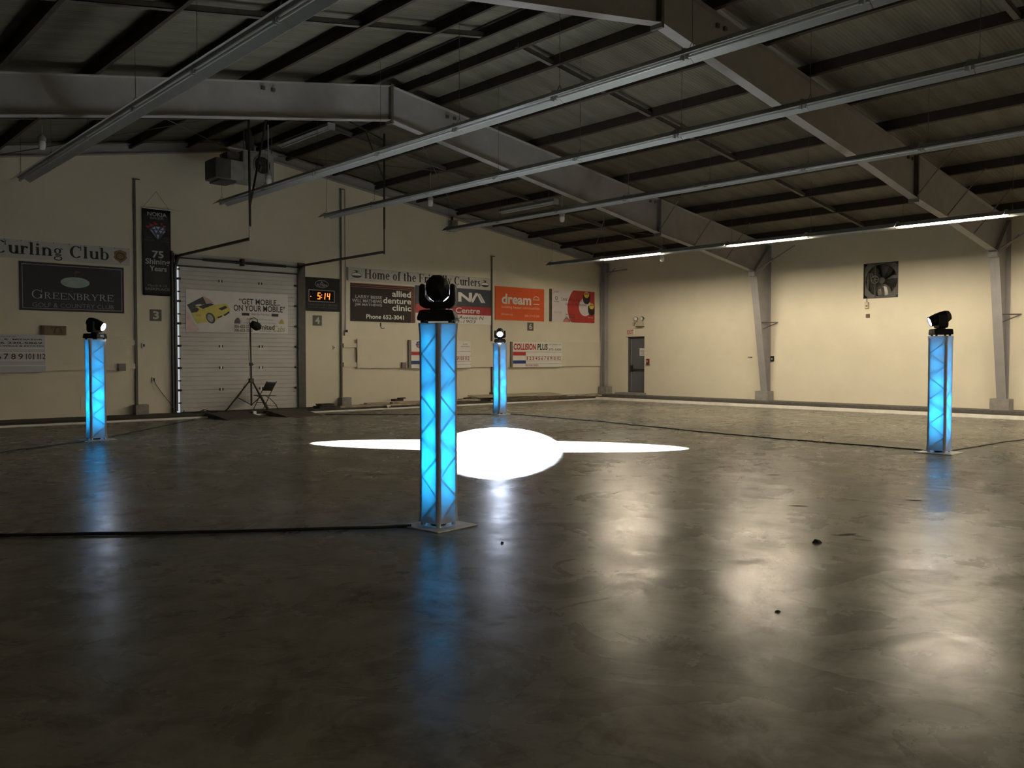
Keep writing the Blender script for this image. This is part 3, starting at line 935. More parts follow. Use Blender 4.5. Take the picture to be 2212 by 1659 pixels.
def tx_(s, u0, u1, v0, v1, m=ADV, **k):
    a, c = bx_(u0, v1), bx_(u1, v0)
    return text(s, a[0], c[0], a[1], c[1], m, t, o0, **k)
tx_('\u201cGET MOBILE...', 0.50, 0.915, 0.155, 0.30, bold=0.016)
tx_('ON YOUR MOBILE\u201d', 0.445, 0.965, 0.315, 0.465, bold=0.016)
pl_('store_badge', [(0.525, 0.505), (0.60, 0.505), (0.60, 0.57), (0.525, 0.57)], ADV)
pl_('store_badge', [(0.825, 0.505), (0.895, 0.505), (0.895, 0.57), (0.825, 0.57)], ADV)
tx_('With Our Free App!', 0.62, 0.805, 0.505, 0.57, PRDG, shear=0.2)
tx_("Please don't drink and drive,", 0.57, 0.84, 0.63, 0.685, PRG, shear=0.2)
tx_("your cab is a tap of your tap away", 0.54, 0.87, 0.715, 0.77, PRG, shear=0.2)
pl_('cab_icon', [(0.45, 0.77), (0.455, 0.70), (0.475, 0.63), (0.495, 0.63), (0.51, 0.70), (0.51, 0.77)], PRDG)
pl_('cab_icon', [(0.90, 0.75), (0.91, 0.68), (0.93, 0.62), (0.95, 0.68), (0.955, 0.75)], m255('cab_icon_gold', (186, 164, 84)))
tx_('306-652-2222', 0.45, 0.63, 0.80, 0.875, PRDG, bold=0.02)
tx_('306-653-3333', 0.45, 0.63, 0.895, 0.97, PRDG, bold=0.02)
tx_('United', 0.68, 0.855, 0.78, 0.905, ADV, bold=0.02)
tx_('TRANSPORTATION GROUP', 0.70, 0.82, 0.925, 0.955, ADV)
tx_('Cabs', 0.84, 0.965, 0.80, 0.95, m255('cab_gold', (166, 150, 104)), shear=0.4)
frame_lines('edge_strip', 9.25, 12.32, 2.31, 3.49, 0.012, m255('advert_edge', (190, 190, 192)), t, o0 - 0.002)

# --- clock sign
t = sign('clock_sign', 'black sign with a red digital clock beside the overhead door', 'clock', 12.89, 14.08, 3.035, 4.055, m255('clock_black', (22, 22, 25), rough=0.55, var=0.1, spec=0.2), 0.06)
o0 = 0.063
ring('logo_ring', 13.45, 3.86, 0.235, 0.115, 0.013, PRG, t, o0)
poly('logo_peak', [(13.38, 3.855), (13.45, 3.95), (13.52, 3.855), (13.50, 3.855), (13.45, 3.915), (13.40, 3.855)], PRG, t, o0)
text('FLYNN', 13.29, 13.62, 3.785, 3.865, PRG, t, o0, bold=0.02)
frame_lines('display_bezel', 13.00, 13.90, 3.31, 3.68, 0.022, PRG, t, o0)
dsp = rect('display', 13.022, 13.878, 3.332, 3.658, m255('display_dark', (14, 6, 7), rough=0.6, spec=0.1), t, o0 - 0.001)
def seg_digit(parent, ch, x, zz, w, h, th, off):
    on = {'5': 'afgcd', '1': 'bc', '4': 'fgbc'}[ch]
    sh = 0.10
    S_ = {'a': (0, h, w, h), 'g': (0, h / 2, w, h / 2), 'd': (0, 0, w, 0), 'f': (0, h / 2, 0, h), 'b': (w, h / 2, w, h), 'e': (0, 0, 0, h / 2), 'c': (w, 0, w, h / 2)}
    for s_ in on:
        x0, y0, x1, y1 = S_[s_]
        v = Vector((x1 - x0, y1 - y0)).normalized()
        nn = Vector((-v.y, v.x)) * th / 2
        e = v * th * 0.35
        pts = [Vector((x0, y0)) - e - nn, Vector((x1, y1)) + e - nn, Vector((x1, y1)) + e + nn, Vector((x0, y0)) - e + nn]
        poly('digit_segment', [(x + p.x + sh * p.y, zz + p.y) for p in pts], LED_RED, parent, off)
seg_digit(dsp, '5', 13.305, 3.405, 0.075, 0.18, 0.024, o0 + 0.002)
seg_digit(dsp, '1', 13.475, 3.405, 0.075, 0.175, 0.024, o0 + 0.002)
seg_digit(dsp, '4', 13.635, 3.405, 0.075, 0.175, 0.024, o0 + 0.002)
for cx, cz in ((13.445, 3.53), (13.44, 3.45), (13.075, 3.47)):
    poly('colon_dot', ell(cx, cz, 0.014, 0.014, 10), LED_RED, dsp, o0 + 0.002)
text('FLYNN GROUP OF COMPANIES', 12.97, 13.99, 3.19, 3.265, PRDG, t, o0, bold=0.01)
text('the total building envelope', 12.985, 13.99, 3.105, 3.175, PRDG, t, o0)

# --- long white banner with two curling stones
t = sign('banner', 'long white cloth banner with serif lettering and two curling stone drawings', 'banner', 14.36, 20.32, 4.035, 4.46, m255('banner_cloth', (190, 188, 186), var=0.05), 0.012)
o0 = 0.016
serif('Home of the Friendly Curlers', 15.02, 19.84, 4.045, 4.435, PRB, t, o0, w=0.15)
for cx in (14.72, 20.06):
    poly('stone_body', ell(cx, 4.22, 0.19, 0.085), PRB, t, o0)
    put_flat('stone_band', ([(cx + 0.172 * math.cos(R(a)), 4.222 + 0.068 * math.sin(R(a))) for a in range(-12, 193, 12)], [tuple(range(18))]), 0, 1, 0, 1, PRW, t, o0 + 0.002, fit=False)
    poly('stone_handle', [(cx - 0.10, 4.375), (cx - 0.02, 4.375), (cx + 0.10, 4.345), (cx + 0.04, 4.345), (cx + 0.03, 4.30), (cx - 0.03, 4.30), (cx - 0.03, 4.355), (cx - 0.10, 4.355)], PRB, t, o0 + 0.003)
for i in range(12):
    poly('grommet', ell(14.6 + i * 0.5, 4.447, 0.012, 0.012, 8), PRDG, t, o0)
poly('folded_edge', [(14.345, 4.46), (14.42, 4.44), (14.42, 4.05), (14.345, 4.035)], m255('banner_fold', (96, 92, 86)), t, o0 + 0.004)

# --- brown clinic sign
t = sign('sponsor_sign', 'dark brown clinic sign with copper stripes below the long banner', 'sign', 14.50, 16.965, 2.765, 3.975, m255('sign_brown', (44, 36, 34), rough=0.6, var=0.04, spec=0.2))
o0 = 0.033
COP = m255('copper_line', (142, 84, 66))
for i in range(3):
    k = i * 0.055
    b_ = [(14.50, 3.955 - k), (16.935 - k, 3.955 - k), (16.935 - k, 2.765), (16.955 - k, 2.765), (16.955 - k, 3.972 - k), (14.50, 3.972 - k)]
    put_flat('stripe', ([(14.50, 3.952 - k), (16.95 - k, 3.952 - k), (16.95 - k, 3.970 - k), (14.50, 3.970 - k), (16.925 - k, 2.765), (16.95 - k, 2.765), (16.925 - k, 3.952 - k)], [(0, 1, 2, 3), (4, 5, 1, 6)]), 0, 1, 0, 1, COP, t, o0, fit=False)
text('LARRY BESSE', 14.66, 15.66, 3.495, 3.60, SIL2, t, o0, bold=0.02)
text('WILL MATHEWS', 14.54, 15.66, 3.365, 3.47, SIL2, t, o0, bold=0.02)
text('JIM MATHEWS', 14.64, 15.66, 3.235, 3.34, SIL2, t, o0, bold=0.02)
text('allied', 16.06, 16.80, 3.60, 3.80, PRW, t, o0, bold=0.015)
text('denture', 15.71, 16.81, 3.375, 3.57, PRW, t, o0, bold=0.015)
text('clinic', 16.06, 16.81, 3.145, 3.34, PRW, t, o0, bold=0.015)
text('Phone 652-3041', 15.06, 16.52, 2.855, 3.0, PRW, t, o0, bold=0.02)

# --- home centre sign
t = sign('sponsor_sign', 'white store sign with navy top and red band, half hidden by the nearest pillar', 'sign', 16.99, 20.34, 2.785, 4.03, PRW)
rect('navy_field', 16.99, 20.34, 3.41, 4.03, m255('sign_navy', (52, 58, 72)), t, o0)
rect('red_band', 16.99, 20.34, 3.115, 3.41, m255('sign_red', (160, 44, 50)), t, o0)
text('RON', 17.55, 19.44, 3.56, 3.90, PRW, t, o0 + 0.002, bold=0.035)
put_flat('lettering', ([(19.36, 3.56), (19.50, 3.56), (19.66, 3.80), (19.70, 3.90), (19.60, 3.90), (19.70, 3.90), (19.98, 3.56), (19.86, 3.56), (19.66, 3.86)], [(0, 1, 2, 3, 4), (5, 6, 7, 8)]), 0, 1, 0, 1, PRW, t, o0 + 0.002, fit=False)
for i in range(3):
    poly('lettering', [(19.74 + i * 0.03, 3.88), (19.76 + i * 0.03, 3.88), (20.02 + i * 0.02, 3.56), (19.995 + i * 0.02, 3.56)], PRW, t, o0 + 0.003)
text('Home Centre', 17.60, 19.80, 3.17, 3.36, PRW, t, o0 + 0.002, bold=0.012, shear=0.15)
text('Preston Avenue N', 17.9, 19.98, 2.955, 3.075, ADV, t, o0, shear=0.15)
text('933-1903', 18.45, 19.60, 2.82, 2.93, ADV, t, o0, shear=0.15)

# --- orange sign
t = sign('sponsor_sign', 'bright orange developer sign with white lettering and small cloud house mark', 'sign', 20.53, 23.0, 2.985, 4.205, m255('sign_orange', (222, 92, 44), rough=0.5, var=0.03))
text('dream', 20.84, 22.32, 3.57, 3.95, PRW, t, o0, bold=0.03)
ring('cloud_mark', 22.58, 3.80, 0.16, 0.12, 0.022, PRW, t, o0, 20, 0, 180)
poly('cloud_mark', [(22.42, 3.775), (22.74, 3.775), (22.74, 3.797), (22.42, 3.797)], PRW, t, o0)
rect('mark_bar', 22.43, 22.74, 3.605, 3.632, PRW, t, o0)
PEA = m255('sign_peach', (240, 190, 164))
text('building better communities', 20.84, 22.76, 3.385, 3.52, PEA, t, o0)
text('dream.ca', 20.82, 21.38, 3.165, 3.245, PEA, t, o0)
text('306.374.6100', 21.98, 22.75, 3.135, 3.215, PEA, t, o0)

# --- red and white sign with stones
t = sign('sponsor_sign', 'white and red sign with a target ring and two yellow topped stones', 'sign', 23.42, 25.84, 2.995, 4.25, m255('sign_pale', (214, 206, 208), var=0.03))
box('edge_board', (23.30, D - 0.045, 3.0), (23.41, D - 0.001, 4.25), DARKTIMBER, t)
REDD = m255('ring_red', (172, 58, 54), var=0.15, scale=3)
# clipped big red field on the right half
pts = [(25.84, 2.995), (25.84, 4.25), (24.62, 4.25)] + [(25.45 - 1.17 * math.cos(R(a)), 3.56 + 1.0 * math.sin(R(a))) for a in range(42, -38, -6)]
pts = [(x, min(max(zz, 2.995), 4.25)) for x, zz in pts]
poly('red_field', pts, REDD, t, o0)
poly('button', ell(25.28, 3.62, 0.36, 0.36), m255('sign_pale', (214, 206, 208)), t, o0 + 0.002)
STN = m255('stone_dark', (44, 36, 38))
for cx, cz in ((25.36, 3.99), (25.66, 3.55)):
    pts = ell(cx, cz, 0.21, 0.19, 20, 180, 360) + ell(cx, cz + 0.14, 0.21, 0.10, 16, 0, 180)
    pts = [(min(x, 25.84), min(zz - 0.06, 4.25)) for x, zz in pts]
    poly('stone_print', pts, STN, t, o0 + 0.004)
    poly('stone_cap', [(min(x, 25.84), min(zz, 4.248)) for x, zz in ell(cx, cz + 0.12, 0.145, 0.12)], m255('cap_yellow', (222, 184, 80)), t, o0 + 0.006)
    poly('handle_print', [(cx - 0.11, cz + 0.13), (cx + 0.11, cz + 0.15), (cx + 0.10, cz + 0.19), (cx - 0.10, cz + 0.17)], m255('handle_grey', (120, 106, 84)), t, o0 + 0.008)
poly('small_ring', ell(24.24, 3.0, 0.20, 0.17, 16, 0, 180), m255('small_ring_grey', (130, 120, 116)), t, o0 + 0.004)
poly('small_ring', ell(24.22, 3.0, 0.14, 0.13, 16, 0, 180), m255('pink_dot', (206, 120, 112)), t, o0 + 0.006)
text("Local advice that's", 23.93, 25.08, 3.83, 3.97, m255('sign_maroon', (78, 36, 40)), t, o0 + 0.008, shear=0.2)
text('right on the button.', 24.15, 25.37, 3.62, 3.76, m255('sign_maroon', (78, 36, 40)), t, o0 + 0.008, shear=0.2)
text('PIONEER', 23.52, 23.80, 3.755, 3.80, PRDG, t, o0 + 0.002)
text('DU PONT', 23.52, 23.78, 4.12, 4.18, m255('ring_red', (172, 58, 54)), t, o0 + 0.002)
ring('crest', 23.66, 3.91, 0.075, 0.07, 0.02, PRDG, t, o0 + 0.002, 16)
text('ORO Tech', 23.53, 23.93, 3.33, 3.40, PRG, t, o0 + 0.002)
text('Sean Burrows', 24.15, 24.68, 3.27, 3.34, m255('sign_maroon', (78, 36, 40)), t, o0 + 0.008)
text('306 381-0180', 24.15, 24.70, 3.16, 3.23, m255('sign_maroon', (78, 36, 40)), t, o0 + 0.008)
text('yield edge', 25.45, 25.74, 3.18, 3.24, PEA, t, o0 + 0.004)

# ------------------------------------------------------------------ plywood panels on the end wall and scoreboards
t = thing('score_panel', 'cream painted plywood panel on the wall behind the two right scoreboards', 'panel')
box('sheet', (14.69, D - 0.09, 1.27), (20.45, D - 0.065, 2.20), PANELP, t)
box('sheet', (20.46, D - 0.088, 1.27), (26.18, D - 0.065, 2.22), PANELP, t)
for zz in (1.39, 1.99):
    box('batten', (14.21, D - 0.065, zz - 0.065), (20.30, D - 0.001, zz + 0.065), PANELP, t)
    box('batten', (20.42, D - 0.065, zz - 0.065), (26.0, D - 0.001, zz + 0.065), PANELP, t)
t = thing('score_panel', 'cream painted plywood panel on the wall below the dark oval emblem sign', 'panel')
box('sheet', (0.2, D - 0.09, 1.28), (7.66, D - 0.065, 2.16), PANELP, t)
for zz in (1.38, 2.0):
    box('batten', (0.2, D - 0.065, zz - 0.065), (7.89, D - 0.001, zz + 0.065), PANELP, t)
box('peg_box', (7.44, D - 0.16, 1.26), (7.62, D - 0.09, 1.45), mat('grey_tin', (0.16, 0.155, 0.14), rough=0.6), t)
bx_r = box('peg_box', (16.36, D - 0.16, 1.26), (16.52, D - 0.09, 1.45), mat('grey_tin', (0.16, 0.155, 0.14), rough=0.6), bpy.data.objects['score_panel'])

SBW = m255('score_white', (226, 224, 220), var=0.02)
LINE = m255('score_line', (150, 146, 140))
MAR = m255('score_maroon', (140, 44, 48))
def scoreboard(x0, label, full=True):
    x1 = x0 + 2.56
    z0, z1 = 1.255, 2.19
    t = thing('scoreboard', label, 'scoreboard', group='curling scoreboards')
    box('board', (x0, D - 0.16, z0), (x1, D - 0.092, z1), SBW, t)
    box('side_trim', (x0 - 0.09, D - 0.15, z0), (x0 - 0.002, D - 0.095, z1), m255('trim_grey', (120, 112, 104)), t)
    o = 0.163
    for zz in (1.82, 1.655, 1.48, 1.375):
        rect('rail', x0 + (0.64 if zz != 1.82 else 0), x1, zz - 0.006, zz + 0.006, LINE, t, o)
    rect('rail', x0 + 0.64, x0 + 0.652, z0, 1.82, LINE, t, o)
    return t, x0, o
t, x0, o_ = scoreboard(21.28, 'white scoreboard with red and black wording at the top, beside the far pillar')
rect('red_bar', x0, x0 + 0.64, 1.685, 1.815, PRRED, t, o_)
rect('blue_bar', x0, x0 + 0.64, 1.385, 1.505, PRBLUE, t, o_)
text('COLLISION', x0 + 0.03, x0 + 1.17, 1.89, 2.13, PRRED, t, o_, bold=0.035, shear=0.08)
text('PLUS', x0 + 1.24, x0 + 1.78, 1.89, 2.13, PRB, t, o_, bold=0.03, shear=0.08)
text('1234 CENTRAL AVE', x0 + 1.83, x0 + 2.52, 2.08, 2.14, PRDG, t, o_)
text('Tony Gores', x0 + 2.0, x0 + 2.35, 2.0, 2.06, m255('score_pink', (200, 150, 150)), t, o_, shear=0.2)
text('373-3300', x0 + 1.83, x0 + 2.52, 1.88, 1.96, PRDG, t, o_, bold=0.015)
for i, n in enumerate(('1', '2', '3', '4', '5', '6', '7', '8', '9', '10', '11', '12')):
    c = x0 + 0.72 + i * 0.155
    w_ = 0.022 if n == '1' else 0.05 if len(n) == 1 else 0.066
    text(n, c - w_, c + w_, 1.52, 1.645, MAR, t, o_, bold=0.015, name='number')
text('BLANK ENDS', x0 + 0.67, x0 + 1.3, 1.285, 1.35, MAR, t, o_, bold=0.01)
t, x0, o_ = scoreboard(16.72, 'white scoreboard with a round globe logo, partly hidden behind the nearest pillar')
rect('red_bar', x0, x0 + 0.64, 1.685, 1.80, PRRED, t, o_)
rect('blue_bar', x0, x0 + 0.64, 1.385, 1.50, PRBLUE, t, o_)
poly('globe_logo', ell(x0 + 0.34, 2.04, 0.15, 0.12), PRBLUE, t, o_)
poly('globe_logo', ell(x0 + 0.34, 2.03, 0.14, 0.11, 14, 205, 335), PRRED, t, o_ + 0.002)
for k in (-0.06, 0.0, 0.06):
    rect('globe_line', x0 + 0.335 + k, x0 + 0.345 + k, 1.92, 2.15, SBW, t, o_ + 0.004)
for k in (2.0, 2.07):
    rect('globe_line', x0 + 0.19, x0 + 0.49, k - 0.006, k + 0.006, SBW, t, o_ + 0.004)
text('ROYAL SECURITY', x0 + 1.0, x0 + 1.9, 1.95, 2.10, PRDG, t, o_)
text('ALARM', x0 + 2.2, x0 + 2.4, 2.06, 2.10, PRDG, t, o_)
text('MONITORING', x0 + 2.12, x0 + 2.5, 1.975, 2.015, PRDG, t, o_)
for i, n in enumerate(('1', '2', '3', '4', '5', '6', '7', '8', '9', '10', '11', '12')):
    c = x0 + 0.72 + i * 0.155
    w_ = 0.022 if n == '1' else 0.05 if len(n) == 1 else 0.066
    text(n, c - w_, c + w_, 1.52, 1.645, MAR, t, o_, bold=0.015, name='number')
# third board, cut by the picture edge
t = thing('scoreboard', 'grey white scoreboard with mediator wording, cut by the left picture edge', 'scoreboard', group='curling scoreboards')
SBG = m255('score_grey_white', (186, 188, 194), var=0.02)
box('board', (3.2, D - 0.16, 1.245), (5.735, D - 0.092, 2.165), SBG, t)
o_ = 0.163
for zz in (1.835, 1.72, 1.545, 1.41):
    rect('rail', 3.2, 5.68 if zz in (1.835, 1.545) else 5.735, zz - 0.010, zz + 0.010, PRW, t, o_)
rect('rail', 5.718, 5.735, 1.25, 2.165, PRW, t, o_)
text('DIVORCE AND CONFLICT RESOLUTION', 3.6, 5.08, 2.10, 2.125, PRB, t, o_)
text('J. D. BARRISTER, B.ED., LL. B., MEDIATOR', 3.3, 5.66, 2.015, 2.065, PRB, t, o_, bold=0.02)
text('306 220-5869', 4.55, 5.65, 1.935, 1.985, PRB, t, o_, bold=0.02)
text('FAMILY LAW & WILLS & ESTATES', 4.0, 5.69, 1.87, 1.905, PRB, t, o_, bold=0.015)
for i, n in enumerate(('4', '5', '6', '7', '8', '9', '10', '11', '12')):
    c = 4.40 + i * 0.155 + (0.0 if i < 6 else 0.02)
    w_ = 0.05 if len(n) == 1 else 0.06
    text(n, c - w_, c + w_, 1.565, 1.70, m255('score_dark_maroon', (70, 34, 38)), t, o_, bold=0.012, name='number')
# carved wooden block on the panel edge
t = thing('wooden_sign', 'small brown wooden block with a carved mark on top of the panel', 'sign')
WB = mat('carved_wood', (0.17, 0.11, 0.065), rough=0.7, var=0.2, scale=8)
box('block', (5.72, D - 0.085, 2.17), (6.22, D - 0.005, 2.40), WB, t)
box('edge', (5.66, D - 0.085, 2.17), (5.72, D - 0.005, 2.40), DARKTIMBER, t)
for pts in ([(5.86, 2.36), (5.88, 2.37), (5.90, 2.34), (5.87, 2.32)], [(5.92, 2.20), (5.95, 2.20), (6.00, 2.37), (5.97, 2.37)], [(5.97, 2.37), (6.08, 2.37), (6.08, 2.345), (5.97, 2.345)], [(6.06, 2.37), (6.09, 2.37), (6.13, 2.20), (6.10, 2.20)], [(6.14, 2.36), (6.17, 2.36), (6.16, 2.32)]):
    poly('carved_mark', pts, DARKTIMBER, t, 0.088)

# ------------------------------------------------------------------ small wall fittings
def fitting(name, label, cat, a, b_, m, group=None):
    o = box(name, a, b_, m, None, 0.006)
    return tag(o, label, cat, group)
WP = mat('white_plastic', (0.66, 0.65, 0.62), rough=0.4, var=0.04)
for x, zz, lab in ((8.13, 1.93, 'white wall switch box right of the slim post near the black banner'), (8.38, 1.02, 'white power outlet low on the wall beside the overhead door')):
    t = thing('outlet_box', lab, 'outlet')
    box('plate', (x - 0.045, D - 0.04, zz - 0.065), (x + 0.045, D - 0.002, zz + 0.065), WP, t, 0.004)
    box('socket', (x - 0.02, D - 0.048, zz - 0.035), (x + 0.015, D - 0.04, zz + 0.035), BLACK, t)
t = thing('wall_switch', 'white switch on the wall below the clock sign', 'switch')
box('plate', (13.86, D - 0.03, 1.86), (13.93, D - 0.002, 1.98), WP, t, 0.004)
box('toggle', (13.885, D - 0.045, 1.90), (13.905, D - 0.03, 1.94), BRACE, t)
t = thing('conduit', 'thin grey conduit with a switch box beside the middle slim post', 'conduit')
MB().tube((14.30, D - 0.03, 2.45), (14.30, D - 0.03, 6.85), 0.014, 6).build('pipe', STEEL, t)
box('switch_box', (14.25, D - 0.08, 2.30), (14.35, D - 0.002, 2.46), WP, t, 0.004)
box('switch_plate', (14.26, D - 0.10, 2.40), (14.34, D - 0.08, 2.48), BLACK, t)
t = thing('wall_hook', 'small dark hook on the wall below the brown clinic sign', 'hook')
MB().path([(15.62, D - 0.02, 2.70), (15.62, D - 0.03, 2.58), (15.62, D - 0.10, 2.54), (15.70, D - 0.12, 2.56)], 0.014).build('wire', BRACE, t)
box('hook_plate', (15.60, D - 0.02, 2.62), (15.64, D - 0.002, 2.74), BRACE, t)
t = thing('speaker_box', 'small grey box fixed to the end rafter above the long banner', 'speaker')
box('case', (18.25, D - 0.42, 5.92), (18.50, D - 0.2, 6.30), mat('speaker_grey', (0.12, 0.118, 0.11), rough=0.7), t, 0.01)
box('bracket', (18.34, D - 0.3, 6.30), (18.40, D - 0.23, 6.425), BLACKMETAL, t)

# exit sign
t = thing('exit_sign', 'small white exit sign with red letters above the grey door', 'sign')
box('case', (W - 0.07, 21.98, 2.515), (W - 0.001, 22.34, 2.72), WP, t, 0.006)
text('TIXE'[::-1], 22.31, 22.01, 2.535, 2.70, m255('exit_red', (190, 44, 34)), t, 0.073, bold=0.02, plane='side')
# emergency light
t = thing('emergency_light', 'white emergency light unit with two lamp heads above the exit door', 'light')
box('battery_case', (W - 0.12, 21.50, 2.84), (W - 0.001, 21.84, 3.02), mat('cream_plastic', (0.55, 0.50, 0.39), rough=0.5), t, 0.01)
box('lower_lip', (W - 0.15, 21.50, 2.80), (W - 0.001, 21.84, 2.835), BRACE, t)
for y in (21.80, 21.50):
    Mx = Matrix.Translation((W - 0.16, y, 3.13)) @ Euler((0, R(-100), R(12 if y > 21.6 else -8))).to_matrix().to_4x4()
    MB().lathe([(0.03, -0.10), (0.075, -0.03), (0.085, 0.02), (0.078, 0.025)], 14, Mx).build('lamp_head', BRACE, t, smooth=True)
    MB().lathe([(0.07, 0.02), (0.07, 0.026)], 14, Mx).build('lamp_glass', mat('lamp_glass', (0.8, 0.8, 0.78), rough=0.1), t)
    MB().tube((W - 0.1, y, 3.02), (W - 0.13, y, 3.09), 0.015, 6).build('arm', BRACE, t)
box('junction_box', (W - 0.05, 22.0, 2.86), (W - 0.001, 22.08, 3.0), mat('cream_plastic', (0.55, 0.50, 0.39)), t)
MB().tube((W - 0.03, 22.0, 2.94), (W - 0.06, 21.84, 3.0), 0.01, 6).build('lead', BRACE, t)
# fire alarm pull, notices, outlets on the side wall
t = thing('fire_alarm_pull', 'small dark red fire alarm pull box beside the exit door', 'alarm')
box('case', (W - 0.07, 21.24, 1.36), (W - 0.001, 21.36, 1.56), m255('alarm_red', (110, 28, 24)), t, 0.006)
box('label_plate', (W - 0.075, 21.27, 1.43), (W - 0.07, 21.33, 1.51), m255('alarm_plate', (180, 150, 120)), t)
box('lower_lip', (W - 0.09, 21.23, 1.32), (W - 0.001, 21.37, 1.345), BRACE, t)
t = thing('notice', 'white paper notice taped to the grey exit door', 'notice')
box('paper', (DX - 0.006, 21.62, 1.68), (DX - 0.001, 21.90, 1.98), PRW, t)
for i in range(4):
    box('text_line', (DX - 0.008, 21.66, 1.74 + i * 0.05), (DX - 0.006, 21.86, 1.755 + i * 0.05), PRG, t)
t = thing('outlet_box', 'black outlet box on the side wall just past the middle column', 'outlet')
box('plate', (W - 0.05, 15.85, 1.48), (W - 0.001, 15.95, 1.66), BLACK, t)
box('socket', (W - 0.056, 15.88, 1.53), (W - 0.05, 15.92, 1.60), WP, t)
t = thing('wall_hooks', 'two short dark pegs on the side wall before the middle column', 'hook')
box('peg', (W - 0.06, 16.70, 1.605), (W - 0.001, 16.75, 1.635), BRACE, t)
box('peg', (W - 0.06, 16.80, 1.61), (W - 0.001, 16.84, 1.63), BRACE, t)
t = thing('thermostat', 'cream control box with a conduit hanging under the wall fan', 'control box')
box('case', (W - 0.08, 12.54, 3.13), (W - 0.001, 12.66, 3.34), mat('cream_plastic', (0.55, 0.50, 0.39)), t, 0.02)
MB().tube((W - 0.05, 12.60, 3.32), (W - 0.05, 12.60, 3.46), 0.012, 6).build('pipe', BRACE, t)
box('knob', (W - 0.10, 12.57, 3.2), (W - 0.08, 12.61, 3.24), BRACE, t)
t = thing('fan_switch', 'small square brown switch plate on the wall below the fan control', 'switch')
box('plate', (W - 0.02, 12.52, 2.85), (W - 0.001, 12.64, 2.97), m255('switch_brown', (96, 78, 56)), t)
box('toggle', (W - 0.035, 12.57, 2.89), (W - 0.02, 12.59, 2.93), BRACE, t)

# ------------------------------------------------------------------ exhaust fan in its wall opening
t = thing('exhaust_fan', 'dark square exhaust fan with metal blades and pulley high on the side wall', 'fan', (W, 12.195, 4.0))
FD = mat('fan_dark_steel', (0.03, 0.028, 0.025), rough=0.5, var=0.3, scale=6)
FB = mat('fan_blade_metal', (0.06, 0.058, 0.053), rough=0.25, metal=0.5, var=0.3, scale=8)
hw = 0.545
MB().box((0.0, -hw, -hw), (0.28, -hw + 0.02, hw)).box((0.0, hw - 0.02, -hw), (0.28, hw, hw)).box((0.0, -hw, -hw), (0.28, hw, -hw + 0.02)).box((0.0, -hw, hw - 0.02), (0.28, hw, hw)).build('housing', FD, t)
b = MB()
n = 28
vs, fs = [], []
for rr in ((0.50, 0.05), (0.50, 0.20)):
    for i in range(n):
        a = 2 * math.pi * i / n
        vs.append((rr[1], rr[0] * math.cos(a), rr[0] * math.sin(a)))
fs = [(i, (i + 1) % n, n + (i + 1) % n, n + i) for i in range(n)]
b.add(vs, fs)
sq = []
for i in range(n):
    a = 2 * math.pi * i / n
    c, s_ = math.cos(a), math.sin(a)
    k = 0.53 / max(abs(c), abs(s_))
    sq.append((0.05, k * c, k * s_))
base = len(b.v)
b.v += sq
b.f += [(i, (i + 1) % n, base + (i + 1) % n, base + i) for i in range(n)]
b.build('shroud', mat('fan_plate', (0.07, 0.068, 0.062), rough=0.5, var=0.2), t)
box('back_plate', (0.27, -hw, -hw), (0.29, hw, hw), BLACKMETAL, t)
bl = MB()
vs, fs = [], []
for j in range(6):
    r_ = 0.09 + 0.39 * j / 5
    hwid = 0.06 + 0.11 * math.sin(j / 5 * 2.2)
    for i in range(5):
        u = i / 4 - 0.5
        vs.append((0.14 + 0.10 * u - 0.03 * (u * 2) ** 2, hwid * 2 * u * 1.15, r_))
fs = [(j * 5 + i, j * 5 + i + 1, (j + 1) * 5 + i + 1, (j + 1) * 5 + i) for j in range(5) for i in range(4)]
bme = bl.add(vs, fs).mesh('blade', FB)
for i in range(5):
    inst('blade', bme, t, (0, 0, 0), (R(72 * i + 25), 0, 0))
MB().lathe([(0.10, 0.08), (0.10, 0.2)], 14, Euler((0, R(90), 0)).to_matrix().to_4x4()).build('hub', FD, t)
pm = MB()
PY, PZ = 0.19, 0.03
for i in range(6):
    a = R(60 * i)
    pm.tube((0.02, PY, PZ), (0.02, PY + 0.11 * math.cos(a), PZ + 0.11 * math.sin(a)), 0.012, 6)
pm.path([(0.02, PY + 0.115 * math.cos(R(a)), PZ + 0.115 * math.sin(R(a))) for a in range(0, 361, 20)], 0.014)
pm.build('pulley', mat('pulley_grey', (0.12, 0.117, 0.108), rough=0.5), t)
MB().box((0.03, PY - 0.02, -hw + 0.02), (0.05, PY + 0.02, hw - 0.02)).box((0.03, PY, PZ - 0.012), (0.05, hw - 0.02, PZ + 0.012)).build('support_bar', FD, t)
MB().tube((0.08, 0.36, 0.16), (0.22, 0.36, 0.16), 0.10, 12).box((0.06, 0.40, -0.5), (0.16, 0.46, 0.25)).build('motor', FD, t)

